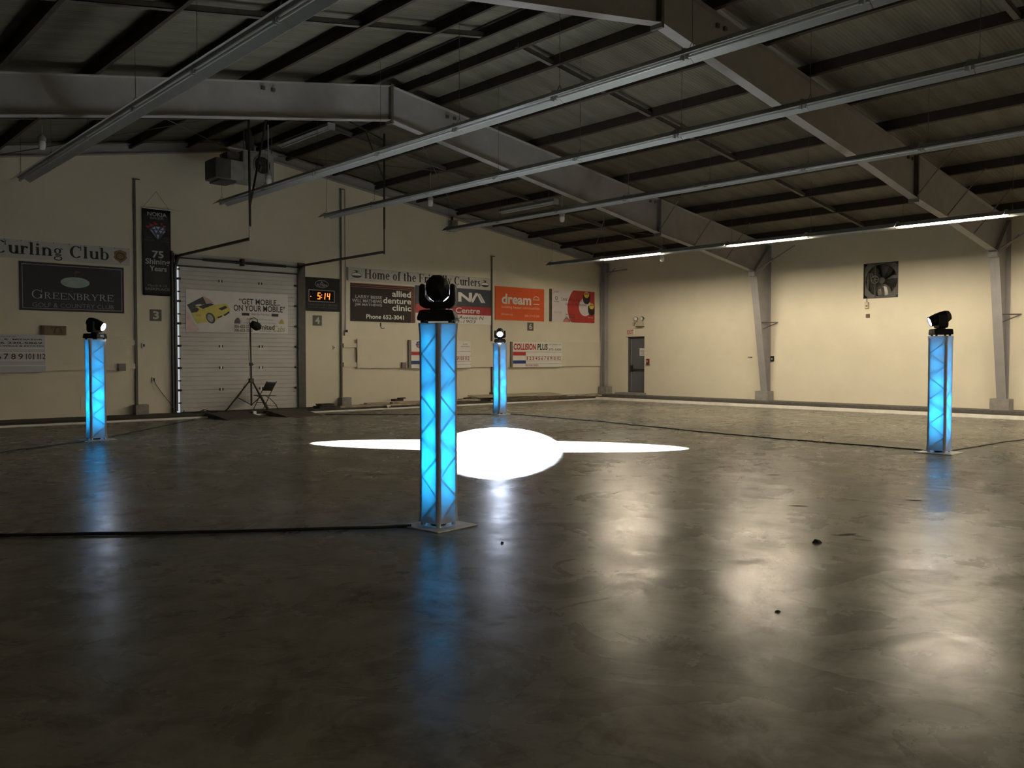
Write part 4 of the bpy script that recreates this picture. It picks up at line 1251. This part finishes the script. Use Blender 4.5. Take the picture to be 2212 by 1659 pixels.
# ------------------------------------------------------------------ fluorescent trough lights
def trough_mesh(L):
    # cross-section (x, z): shallow reflector wings with a raised centre channel
    pts = [(-0.205, -0.042), (-0.198, -0.042), (-0.06, 0.045), (-0.03, 0.02), (0.03, 0.02), (0.06, 0.045), (0.198, -0.042), (0.205, -0.042), (0.07, 0.065), (-0.07, 0.065)]
    return MB().prism(pts, lambda u, v, t: (u, -t, v), 0.004, L - 0.004)
SEG = 2.39
tm = trough_mesh(SEG).mesh('reflector', WHITEPAINT)
tub_off = MB().tube((0, -0.06, -0.022), (0, -SEG + 0.06, -0.022), 0.019, 10).mesh('tube', mat('unlit_tube_glass', (0.42, 0.44, 0.46), rough=0.25, var=0.03))
tub_on = MB().tube((0, -0.05, -0.015), (0, -SEG + 0.05, -0.015), 0.019, 10).mesh('tube', TUBE_ON)
sock = MB().box((-0.025, -0.0175, -0.045), (0.025, 0.0175, 0.02)).mesh('socket', WHITEPAINT)
clip = MB().box((-0.03, -0.03, 0.06), (0.03, 0.03, 0.10)).mesh('joint_clip', STEEL)
TR = [(4.71, 21.2, 5.48, 0.0, (11,), 'fluorescent trough light hanging leftmost, over the taxi door side, unlit in view, added lit tubes behind'),  # unseen lit tubes at the rear, added to brighten the near floor
      (9.21, 21.2, 5.495, 0.0, (), 'unlit fluorescent trough light passing below the ceiling heater'),
      (12.18, 21.2, 5.49, 0.0035, (), 'unlit fluorescent trough light third from the left, over the clock sign'),
      (16.44, 21.2, 5.545, 0.004, (11,), 'fluorescent trough light next to the lit one, unlit in view, added lit tubes behind'),  # lit tubes behind the viewpoint added to lift camera-facing steel and floor
      (20.90, 21.2, 4.80, 0.002, (1, 3, 5, 7, 9, 11, 13), 'fluorescent trough light with lit tubes, hung low near the side wall')]  # rearmost lit tubes are out of view, added for extra brightness
for x, y, zz, tilt, lit, lab in TR:
    t = thing('trough_light', lab, 'light', (x, y, zz), group='fluorescent trough lights')
    t.rotation_euler = (tilt, 0, 0)      # slight sag of the run
    for i in range(14):      # the run goes on behind the viewpoint; lit tubes there are added fill
        rf = inst('reflector', tm, t, (0, -SEG * i, 0))
        if i in lit:
            for dx in (-0.07, 0.07):
                inst('tube', tub_on, rf, (dx, 0, 0))
        else:
            inst('tube', tub_off, rf, (0, 0, 0))
            for dy in (0.0375, SEG - 0.0375):
                inst('socket', sock, rf, (0, -dy, 0))
        inst('joint_clip', clip, t, (0, -SEG * i - (0.03 if i == 0 else 0), 0))
        yy = -SEG * i - 0.12
        up = roof(x, DECKZ) - PUR_H - zz
        MB().tube((0, yy, 0.16), (0, yy, up), 0.0045, 5).tube((-0.06, yy, 0.06), (0, yy, 0.16), 0.005, 5).tube((0.06, yy, 0.06), (0, yy, 0.16), 0.005, 5).build('hanger_wire', BRACE, t)

# two ceiling strip fixtures
def strip(x, y0, y1, zz, lab):
    t = thing('strip_light', lab, 'light', (x, y0, zz), group='ceiling strip lights')
    L = y1 - y0
    MB().prism([(-0.11, 0.0), (-0.03, -0.03), (0.03, -0.03), (0.11, 0.0), (0.04, 0.09), (-0.04, 0.09)], lambda u, v, q: (u, q, v), 0, L).build('housing', WHITEPAINT, t)
    MB().tube((0, 0.04, -0.055), (0, L - 0.04, -0.055), 0.019, 10).build('tube', MATS['unlit_tube_glass'], t)
    box('end_cap', (-0.10, -0.025, -0.08), (0.10, 0.0, 0.09), WHITEPAINT, t)
    for yy in (0.3, L - 0.3):
        MB().tube((0, yy, 0.09), (0, yy, roof(x, DECKZ) - PUR_H - zz), 0.006, 5).build('hanger_wire', BRACE, t)
strip(11.1, 18.96, 21.6, 7.32, 'short white strip light under the ridge near the heater')
strip(18.0, 18.0, 20.45, 6.18, 'short white strip light between the lit trough and the one beside it')

# jar pendant lamps
def pendant(x, y, zz, lab):
    t = thing('pendant_lamp', lab, 'lamp', (x, y, zz), group='glass jar pendant lamps')
    MB().lathe([(0.012, -0.13), (0.055, -0.12), (0.075, -0.07), (0.08, 0.0), (0.07, 0.05), (0.06, 0.06)], 16).build('glass_jar', mat('frosted_glass', (0.78, 0.79, 0.80), rough=0.15, var=0.03), t, smooth=True)
    MB().lathe([(0.075, 0.05), (0.085, 0.07), (0.085, 0.12), (0.05, 0.17), (0.02, 0.19)], 16).build('cap', STEEL, t, smooth=True)
    MB().tube((0, 0, 0.18), (0, 0, roof(x, DECKZ) - PUR_H - zz + 0.02), 0.013, 6).build('stem', STEEL, t)
pendant(4.99, 20.5, 6.17, 'white glass jar pendant lamp leftmost, below the far rafter')
pendant(10.19, 20.5, 6.11, 'white glass jar pendant lamp hanging beside the heater')
pendant(15.30, 20.5, 6.17, 'white glass jar pendant lamp above the long white banner')
pendant(18.57, 18.3, 5.80, 'white glass jar pendant lamp beside the short strip light over the orange sign')
pendant(22.09, 17.3, 4.80, 'white glass jar pendant lamp under the lit trough light')

# ------------------------------------------------------------------ unit heater under the ridge
t = thing('unit_heater', 'grey ceiling heater with a dark discharge duct and round fan opening', 'heater', (10.1, 22.0, 6.7))
HG = mat('heater_grey', (0.22, 0.215, 0.21), rough=0.5, var=0.15, scale=5)
HD = mat('heater_dark', (0.055, 0.052, 0.048), rough=0.6, var=0.3, scale=5)
MB().box((-0.05, -0.35, -0.42), (0.83, 0.35, 0.36)).build('body', HG, t, bevel=0.03)
MB().prism([(-0.80, -0.46), (-0.05, -0.46), (-0.05, 0.05), (-0.80, 0.06)], lambda u, v, q: (u, q, v), -0.36, 0.30).build('duct', HG, t, bevel=0.01)
box('duct_mouth', (-0.815, -0.34, -0.44), (-0.80, 0.28, 0.04), HD, t)
box('duct_dark_plate', (-0.80, -0.375, -0.45), (-0.40, -0.361, 0.055), HD, t)  # thin dark sheet over the near side of the duct
box('lower_flap', (-0.70, -0.36, -0.52), (-0.25, 0.28, -0.47), HD, t)
box('burner_box', (-0.42, -0.20, 0.06), (-0.06, 0.28, 0.30), HD, t, 0.02)
Mx = Matrix.Translation((0.47, -0.36, 0.03)) @ Euler((R(90), 0, 0)).to_matrix().to_4x4()
MB().lathe([(0.25, 0.0), (0.25, 0.03), (0.225, 0.03), (0.225, -0.02)], 24, Mx, close=False).build('fan_ring', HG, t)
MB().lathe([(0.001, 0.006), (0.226, 0.006)], 24, Mx, close=False).build('fan_opening', mat('fan_black', (0.006, 0.006, 0.006), rough=0.7), t)
bme2 = MB().box((-0.02, -0.004, 0.03), (0.05, 0.004, 0.2)).mesh('fan_blade', HD)
for i in range(4):
    inst('fan_blade', bme2, t, (0.47, -0.375, 0.03), (0, R(90 * i + 20), R(20)))
MB().tube((0.3, 0.0, 0.36), (0.3, 0.0, 0.95), 0.11, 14).build('flue', HD, t)
for dx in (0.0, 0.78):
    MB().tube((dx, -0.3, 0.36), (dx, -0.3, 0.92), 0.012, 6).build('support_rod', BRACE, t)
MB().box((-0.45, -0.33, 0.34), (0.95, -0.29, 0.38)).build('support_rail', STEEL, t)
MB().tube((0.65, -0.36, -0.42), (0.65, -0.36, -0.62), 0.015, 6).tube((0.65, -0.36, -0.60), (0.20, -0.36, -0.56), 0.015, 6).build('gas_pipe', STEEL, t)

# ------------------------------------------------------------------ glowing pillars and their moving heads
def pillar(x, y, s, H, rz, lab, power):
    t = thing('light_pillar', lab, 'light pillar', (x, y, 0), rz, group='fabric light pillars')
    # floor plate
    hp = s * 0.98
    MB().box((-hp, -hp, 0.0), (hp, hp, 0.012)).build('base_plate', BASEPLATE, t, bevel=0.004)
    # fabric sleeve: rounded square, sides pulled in a little, flared hems
    hs = s / 2
    prof = []
    nc = 5
    rc = 0.028
    def section(h, pull):
        pts = []
        for cx, cy, a0 in ((1, 1, 0), (-1, 1, 90), (-1, -1, 180), (1, -1, 270)):
            for i in range(nc):
                a = R(a0 + 90 * i / (nc - 1))
                pts.append((cx * (h - rc) + rc * math.cos(a), cy * (h - rc) + rc * math.sin(a)))
            # mid points of the next side, pulled inwards
            nx, ny = {(1, 1): (0, 1), (-1, 1): (-1, 0), (-1, -1): (0, -1), (1, -1): (1, 0)}[(cx, cy)]
            for k in (0.5, 0.0, -0.5):
                tx, ty = {(0, 1): (1, 0), (-1, 0): (0, 1), (0, -1): (-1, 0), (1, 0): (0, -1)}[(nx, ny)]
                w_ = pull * (1 - (k * 1.2) ** 2)
                pts.append((nx * (h - w_) + tx * k * h * 1.2, ny * (h - w_) + ty * k * h * 1.2))
        return pts
    levels = [(0.045, hs * 1.07, 0.004), (0.10, hs * 1.02, 0.005), (0.18, hs, 0.007)] + [(0.18 + (H - 0.30) * i / 8, hs * (1 - 0.015 * math.sin(math.pi * i / 8)), 0.009) for i in range(1, 8)] + [(H - 0.10, hs * 1.0, 0.007), (H - 0.03, hs * 1.04, 0.005), (H, hs * 1.05, 0.004)]
    vs, fs = [], []
    for zz, h, pull in levels:
        sec = section(h, pull)
        vs += [(px, py, zz) for px, py in sec]
    n = len(sec)
    for j in range(len(levels) - 1):
        for i in range(n):
            fs.append((j * n + i, j * n + (i + 1) % n, (j + 1) * n + (i + 1) % n, (j + 1) * n + i))
    MB().add(vs, fs).build('fabric_sleeve', FABRIC, t, smooth=True)
    box('top_plate', (-hs * 0.98, -hs * 0.98, H - 0.012), (hs * 0.98, hs * 0.98, H + 0.002), BASEPLATE, t)
    # aluminium truss inside
    c = hs - 0.030
    for sx in (-1, 1):
        for sy in (-1, 1):
            MB().tube((sx * c, sy * c, 0.012), (sx * c, sy * c, H - 0.012), 0.024, 10).build('truss_chord', ALU, t)
    for k in range(4):
        lb = MB()
        a, b2 = [((-c, -c), (c, -c)), ((c, -c), (c, c)), ((c, c), (-c, c)), ((-c, c), (-c, -c))][k]
        nn = 9
        for i in range(nn):
            z0, z1 = 0.10 + (H - 0.2) * i / nn, 0.10 + (H - 0.2) * (i + 1) / nn
            p, q = (a, b2) if i % 2 == 0 else (b2, a)
            lb.tube((p[0], p[1], z0), (q[0], q[1], z1), 0.009, 6)
        lb.build('truss_lacing', ALU, t)
    # LED uplight on the base plate: opaque can, blue light above it
    MB().lathe([(0.07, 0.012), (0.085, 0.05), (0.085, 0.20), (0.075, 0.215)], 16).build('uplight_can', BLACKMETAL, t)
    col = (0.0, 0.40, 1.0)
    for i, (zz, pw) in enumerate(((0.40, 0.62), (0.62, 0.95), (0.88, 0.85), (1.18, 0.58), (1.48, 0.40), (1.74, 0.27))):
        ld = bpy.data.lights.new('led', 'POINT')
        ld.energy = pw * power * UPLIGHT
        ld.color = col
        ld.shadow_soft_size = 0.012
        lo = bpy.data.objects.new('led', ld)
        COL.objects.link(lo)
        lo.parent = t
        lo.location = (0.02 * (-1) ** i, 0.015 * (-1) ** (i // 2), zz)
    return t

def moving_head(x, y, zb, target, pitch, half, lab, sc=1.0, lens_k=1.0):
    dx, dy = target[0] - x, target[1] - y
    rz = math.atan2(-dx, dy)
    t = thing('moving_head_light', lab, 'stage light', (x, y, zb), rz, group='moving head stage lights')
    t.scale = (sc, sc, sc)
    # base with sloped sides and feet
    bs = MB().prism([(-0.175, 0.022), (0.175, 0.022), (0.178, 0.05), (0.155, 0.115), (0.11, 0.122), (-0.11, 0.122), (-0.155, 0.115), (-0.178, 0.05)], lambda u, v, q: (u, q, v), -0.155, 0.155).build('base', BLACK, t, bevel=0.008)

    for sx in (-1, 1):
        for sy in (-1, 1):
            MB().tube((sx * 0.13, sy * 0.11, 0), (sx * 0.13, sy * 0.11, 0.025), 0.02, 8).build('foot', BLACK, bs)
    box('display_panel', (-0.06, 0.155, 0.045), (0.06, 0.158, 0.095), m255('panel_dark_glass', (20, 22, 28), rough=0.2), bs)
    MB().lathe([(0.075, 0.12), (0.075, 0.145)], 20).build('pan_collar', BLACK, t)
    # U-shaped yoke
    yk = [(-0.165, 0.165), (-0.125, 0.142), (0.125, 0.142), (0.165, 0.165), (0.175, 0.21), (0.170, 0.345), (0.158, 0.368), (0.122, 0.368), (0.118, 0.25), (0.07, 0.20), (-0.07, 0.20), (-0.118, 0.25), (-0.122, 0.368), (-0.158, 0.368), (-0.170, 0.345), (-0.175, 0.21)]
    MB().prism(yk, lambda u, v, q: (u, q, v), -0.075, 0.075).build('yoke', BLACK, t, bevel=0.012)
    # head: octagonal rear body tapering to the lens tube
    piv = Vector((0, 0, 0.318))
    Mx = Matrix.Translation(piv) @ Euler((R(-90) - pitch, 0, 0)).to_matrix().to_4x4() @ Matrix.Rotation(R(22.5), 4, 'Z')
    hh = MB().lathe([(0.045, -0.165), (0.085, -0.150), (0.112, -0.09), (0.116, 0.0), (0.110, 0.06)], 8, Mx).build('head_housing', BLACK, t, bevel=0.008)

    MB().lathe([(0.108, 0.055), (0.100, 0.12), (0.088, 0.185), (0.092, 0.195), (0.092, 0.205), (0.080, 0.205), (0.080, 0.188)], 24, Mx, close=False).build('lens_tube', BLACK, hh, smooth=True)
    MB().lathe([(0.002, 0.196), (0.05, 0.193), (0.081, 0.186)], 24, Mx, close=False).build('lens', emis('lit_beam_lens_%d' % lens_k, (0.72, 0.80, 1.0), lens_k), hh)
    fb = MB()
    for i in range(5):
        fb.lathe([(0.09, -0.14 + i * 0.016), (0.09, -0.134 + i * 0.016)], 8, Mx)
    fb.build('cooling_fins', BLACKMETAL, hh)
    # the beam
    ld = bpy.data.lights.new('beam', 'SPOT')
    ld.energy = BEAM_POWER
    ld.color = (0.80, 0.89, 1.0)
    ld.spot_size = 2 * half
    ld.spot_blend = 0.06
    ld.shadow_soft_size = 0.02
    lo = bpy.data.objects.new('beam', ld)
    COL.objects.link(lo)
    lo.parent = t
    ax = Mx.to_3x3() @ Vector((0, 0, 1))
    lo.location = piv + ax * 0.23
    lo.rotation_euler = (R(90) - pitch, 0, 0)
    # local +y is the aim direction: a spot looks along its -Z
    return t

CX, CY = 10.35, 11.85
PIL = [(4.96, 6.53, 0.268, 1.925, R(7), 21.0, 9.6, 'nearest glowing blue fabric pillar, in front of the bright floor spot', 'black moving head on the nearest pillar, seen from behind', 1.0),
       (5.23, 17.88, 0.305, 1.955, R(1), 19.5, 8.2, 'leftmost glowing blue fabric pillar', 'black moving head on the leftmost pillar, lens lit white in profile', 0.95),
       (16.17, 18.40, 0.295, 2.02, R(-2), 18.1, 8.2, 'farthest glowing blue fabric pillar, beyond the bright floor spot', 'black moving head on the farthest pillar, its white lens facing the viewer', 0.95),
       (15.06, 5.92, 0.305, 1.965, R(2), 20.3, 8.8, 'rightmost glowing blue fabric pillar, before the cream side wall', 'black moving head on the rightmost pillar, tilted down to the floor', 0.95)]
for (x, y, s_, H, rz, pt, hf, l1, l2, sc), lp in zip(PIL, LENS_POWER):
    pillar(x, y, s_, H, rz, l1, 1.0)
    moving_head(x, y, H + 0.002, (CX, CY), R(pt), R(hf), l2, sc, lp)

# ------------------------------------------------------------------ cables on the floor
def cable(label, pts, r=0.012, wob=0.03, m=CABLE):
    P = []
    for (a, c) in zip(pts[:-1], pts[1:]):
        a, c = Vector(a), Vector(c)
        n = max(2, int((c - a).length / 0.35))
        d = (c - a).normalized()
        nn = Vector((-d.y, d.x))
        for i in range(n):
            p = a.lerp(c, i / n) + nn * random.uniform(-wob, wob)
            P.append((p.x, p.y, r))
    P.append((pts[-1][0], pts[-1][1], r))
    o = MB().path(P, r, 6).build('floor_cable', m, None, smooth=True)
    return tag(o, label, 'cable', 'black cables on the floor')
cable('black cable running from the nearest pillar to the left picture edge', [(4.72, 6.64), (4.45, 6.78), (3.01, 7.76), (1.74, 8.74), (0.2, 9.9)], 0.016, 0.012)
cable('black cable running left from the leftmost pillar', [(5.05, 17.75), (4.75, 17.55), (3.31, 16.54), (1.5, 15.2)], 0.011)
cable('black cable running from the leftmost pillar to the ramps', [(5.42, 18.02), (6.9, 19.8), (8.8, 21.95), (8.95, 22.30)], 0.010)
cable('thin black cable running from the ramps to the farthest pillar', [(12.35, 21.48), (14.2, 19.7), (15.95, 18.42)], 0.010)
cable('black cable running between the farthest and rightmost pillars', [(16.32, 18.15), (16.05, 14.37), (15.45, 11.07), (15.24, 8.85), (15.22, 6.35), (15.08, 6.08)], 0.011, 0.04)
cable('black cable running right from the rightmost pillar', [(15.22, 5.86), (16.9, 5.85), (18.68, 5.75), (21.0, 5.6)], 0.011)

# ------------------------------------------------------------------ work light on a tripod
t = thing('work_light_stand', 'black tripod stand with a clamp work light before the overhead door', 'light stand', (10.83, 22.95, 0.10))
MB().tube((0, 0, 0.15), (0.0, 0, 1.35), 0.026, 8).tube((0, 0, 1.30), (-0.01, 0, 2.42), 0.019, 8).build('mast', BLACKMETAL, t)
MB().box((-0.035, -0.035, 1.28), (0.035, 0.035, 1.36)).tube((0.03, 0, 1.31), (0.075, 0, 1.31), 0.014, 6).build('height_clamp', BLACKMETAL, t)
MB().box((-0.06, -0.06, 0.80), (0.06, 0.06, 0.92)).build('leg_collar', BLACKMETAL, t, bevel=0.01)
for ax, ay in ((-0.78, -0.05), (0.47, -0.10), (0.28, -0.42)):
    MB().tube((ax * 0.05, ay * 0.05, 0.86), (ax, ay, 0.02), 0.021, 8).build('leg', BLACKMETAL, t)
    MB().tube((0, 0, 0.17), (ax * 0.55, ay * 0.55, 0.40), 0.012, 6).build('leg_brace', BLACKMETAL, t)
lh = MB()
Mx = Matrix.Translation((0.14, -0.03, 2.40)) @ Euler((0, R(112), R(10))).to_matrix().to_4x4()
lh.lathe([(0.05, -0.17), (0.095, -0.14), (0.12, -0.02), (0.125, 0.05), (0.10, 0.09), (0.06, 0.15), (0.035, 0.17)], 16, Mx).build('lamp_head', BLACK, t, smooth=True)
MB().path([(0.0, 0, 2.40), (-0.05, 0, 2.50), (0.0, 0, 2.60), (0.10, 0, 2.63), (0.20, 0, 2.58), (0.22, 0, 2.45)], 0.012).build('bracket', BLACKMETAL, t)
MB().path([(0.0, 0.05, 2.42), (-0.10, 0.03, 2.48), (-0.09, 0.02, 2.60), (0.02, 0.02, 2.62), (0.10, 0.02, 2.52)], 0.008).build('cord_loop', mat('pale_cord', (0.30, 0.29, 0.27)), t)
MB().path([(-0.03, 0.0, 2.35), (-0.05, 0.02, 1.6), (-0.04, 0.02, 1.0), (-0.22, -0.02, 0.72), (-0.30, 0.0, 0.50), (-0.55, -0.02, 0.25)], 0.006).build('power_cord', CABLE, t)
cord = [(10.05, 22.9)]
P = []
for i in range(40):
    a = i * 0.42
    P.append((9.95 + 0.22 * math.cos(a) + random.uniform(-0.04, 0.04) - i * 0.022, 23.05 + 0.20 * math.sin(a), 0.115 + 0.02 * abs(math.sin(a * 0.7)) + (0.05 if i % 9 == 0 else 0)))
tag(MB().path(P, 0.009, 5).build('cord_coil', CABLE), 'tangle of black cord on the ledge at the foot of the tripod', 'cable')
tag(MB().path([(8.38, D - 0.05, 0.99), (8.42, D - 0.06, 0.88), (8.62, D - 0.05, 0.60), (8.80, D - 0.12, 0.34), (8.86, D - 0.2, 0.14), (8.9, D - 0.35, 0.112), (8.95, D - 0.45, 0.112)], 0.008, 5).build('extension_cord', CABLE), 'thin dark cord hanging from the low outlet to the ledge', 'cable')

# ------------------------------------------------------------------ folding chair, seen from the side
t = thing('folding_chair', 'brown metal folding chair standing beside the tripod', 'chair', (11.27, 23.02, 0.10), R(12))
CH = mat('chair_brown_steel', (0.05, 0.043, 0.036), rough=0.45, var=0.2)
for y_ in (-0.21, 0.21):
    MB().path([(-0.24, y_, 0.012), (-0.05, y_, 0.34), (0.10, y_, 0.60), (0.24, y_, 0.80), (0.255, y_, 0.82)], 0.012).build('front_leg', CH, t)
    MB().path([(0.31, y_, 0.012), (0.22, y_, 0.16), (0.02, y_, 0.34), (-0.12, y_, 0.42)], 0.012).build('rear_leg', CH, t)
MB().prism([(-0.24, 0.435), (-0.20, 0.445), (0.22, 0.425), (0.23, 0.415), (0.20, 0.405), (-0.23, 0.42)], lambda u, v, q: (u, q, v), -0.21, 0.21).build('seat', CH, t, bevel=0.008)
vs, fs = [], []
for j in range(5):
    zz = 0.56 + 0.24 * j / 4
    for i in range(9):
        u = i / 8 - 0.5
        vs.append((0.075 + (zz - 0.56) * 0.62 + 0.05 * (1 - (2 * u) ** 2) * 0.6, u * 0.44, zz))
fs = [(j * 9 + i, j * 9 + i + 1, (j + 1) * 9 + i + 1, (j + 1) * 9 + i) for j in range(4) for i in range(8)]
br = MB().add(vs, fs).build('backrest', CH, t, smooth=True)
sm = br.modifiers.new('thick', 'SOLIDIFY')
sm.thickness = 0.014
MB().tube((-0.10, -0.21, 0.22), (-0.10, 0.21, 0.22), 0.008, 6).build('stretcher', CH, t)
MB().tube((0.25, -0.21, 0.12), (0.25, 0.21, 0.12), 0.008, 6).build('stretcher', CH, t)

# ------------------------------------------------------------------ ramps, planks and clutter along the end wall
def ramp(x0, x1, lab):
    t = thing('ramp', lab, 'ramp', group='ramps over the curb')
    MB().prism([(21.22, 0.004), (22.40, 0.004), (22.62, 0.105), (22.62, 0.125), (22.36, 0.125), (21.22, 0.02)], lambda u, v, q: (q, u, v), x0, x1).build('deck', MATRUBBER, t)
    box('edge_strip', (x0, 21.18, 0.0), (x1, 21.23, 0.014), DARKTIMBER, t)
ramp(9.35, 10.42, 'dark low ramp over the curb, left of the two before the overhead door')
ramp(11.02, 12.1, 'dark low ramp over the curb, right of the two before the overhead door')
t = thing('curb_bracket', 'small white bent bracket on the curb between the two ramps', 'bracket')
MB().box((10.62, 22.36, 0.045), (10.70, 22.44, 0.13)).build('upright', WHITECURB, t)
MB().box((10.45, 22.30, 0.0), (10.70, 22.40, 0.05)).build('foot', WHITECURB, t)
pk = [(13.45, 17.2, 22.62, 0.10, 0.16, 0.045, 0.5, TIMBER, 'pale timber plank lying nearest the white curb, left of the nearest pillar'),
      (13.6, 18.6, 22.83, 0.10, 0.19, 0.05, -0.4, TIMBER, 'long pale timber plank in the middle of the ledge below the brown sign'),
      (14.5, 19.3, 23.07, 0.10, 0.20, 0.05, 0.3, TIMBER, 'pale timber plank at the back of the ledge against the end wall'),
      (15.4, 18.9, 22.72, 0.152, 0.16, 0.045, -0.3, TIMBER, 'pale timber plank stacked on the front planks behind the nearest pillar'),
      (14.6, 17.2, 23.0, 0.152, 0.18, 0.04, 0.8, TIMBER, 'short pale timber plank on top of the pile below the brown sign'),
      (19.4, 24.2, 22.64, 0.10, 0.20, 0.05, 0.2, DARKTIMBER, 'dark stained timber plank along the curb behind the farthest pillar'),
      (20.0, 25.4, 22.92, 0.10, 0.20, 0.05, -0.2, TIMBER, 'pale timber plank on the ledge reaching the far corner'),
      (19.7, 23.2, 22.66, 0.152, 0.15, 0.04, 0.2, DARKTIMBER, 'dark timber plank stacked on top behind the farthest pillar'),
      (21.9, 25.2, 22.90, 0.152, 0.17, 0.045, -0.2, TIMBER, 'pale timber plank stacked on top near the far corner')]
for x0, x1, yc, zz, wd_, th_, an, m, lab in pk:
    o = MB().box((-(x1 - x0) / 2, -wd_ / 2, 0), ((x1 - x0) / 2, wd_ / 2, th_)).build('plank', m, None, bevel=0.004)
    o.location = ((x0 + x1) / 2, yc, zz)
    o.rotation_euler = (0, 0, R(an))
    tag(o, lab, 'plank', 'planks along the end wall')
o = MB().box((-2.05, -0.32, 0), (2.05, 0.32, 0.022)).build('plywood_sheet', PLYW, None)
o.location = (21.2, 23.22, 0.235)
o.rotation_euler = (R(5), 0, R(0.6))
tag(o, 'flat plywood sheet resting on the planks behind the farthest pillar', 'plywood')
for (x, y, zz, a, m_, lab) in ((18.9, 23.42, 0.105, 8, DARKTIMBER, 'dark block of scrap timber at the end of the plywood sheet'), (16.0, 23.25, 0.20, 12, BLACKMETAL, 'small dark scrap lying on the planks below the brown sign')):
    t = thing('scrap', lab, 'scrap', (x, y, zz), R(a))
    box('piece', (-0.22, -0.10, 0.0), (0.18, 0.09, 0.07), m_, t, 0.01)
    box('piece', (-0.05, -0.14, 0.07), (0.25, -0.02, 0.11), m_, t, 0.01)
t = thing('mat_roll', 'pile of dark folded rubber matting at the end of the planks beside the door', 'mat', (13.08, 22.85, 0.10))
for i in range(4):
    w_ = 0.55 - i * 0.06
    MB().box((-w_ / 2 + 0.03 * (-1) ** i, -0.20, i * 0.035), (w_ / 2 + 0.02 * i, 0.20 - 0.02 * i, i * 0.035 + 0.028)).build('fold', DARKLEDGE if i % 2 else MATRUBBER, t, bevel=0.008)
tag(box('access_cover', (6.55, D - 0.012, 0.28), (6.70, D - 0.001, 0.62), WP, None, 0.003), 'small pale cover plate low on the wall behind the leftmost pillar', 'plate')
b = MB().tube((15.06, 22.40, 0.045), (15.06, 22.40, 0.12), 0.02, 8).box((14.99, 22.36, 0.09), (15.13, 22.45, 0.13))
tag(b.build('curb_bolt', WHITECURB), 'small white peg standing on the curb near the planks', 'peg')

# ------------------------------------------------------------------ bits of debris on the floor
DEB = mat('dark_debris', (0.02, 0.016, 0.012), rough=0.9, var=0.4, scale=40)
for x, y, r_, h_, st in ((6.93, 3.73, 0.045, 0.03, 1.3), (7.42, 3.73, 0.07, 0.006, 2.0), (8.79, 1.98, 0.07, 0.006, 2.0), (4.85, 2.87, 0.02, 0.012, 1.0), (4.9, 5.55, 0.02, 0.012, 1.0), (8.5, 4.8, 0.06, 0.006, 2.2), (10.5, 6.3, 0.06, 0.006, 2.2), (9.8, 4.1, 0.05, 0.006, 2.0)):
    vs = [(r_ * st * math.cos(R(a)) * random.uniform(0.6, 1.1), r_ * 0.6 * math.sin(R(a)) * random.uniform(0.6, 1.1), 0.001) for a in range(0, 360, 45)]
    top = [(v[0] * 0.55, v[1] * 0.55, h_ * random.uniform(0.6, 1.2)) for v in vs]
    o = MB().add(vs + top, [tuple(range(8))[::-1], tuple(range(8, 16))] + [(i, (i + 1) % 8, 8 + (i + 1) % 8, 8 + i) for i in range(8)]).build('debris', DEB)
    o.location = (x, y, 0)
    o.rotation_euler = (0, 0, R(-42 + random.uniform(-25, 25)))
    tag(o, 'small dark scrap of debris lying on the concrete floor', 'debris', 'debris on the floor')
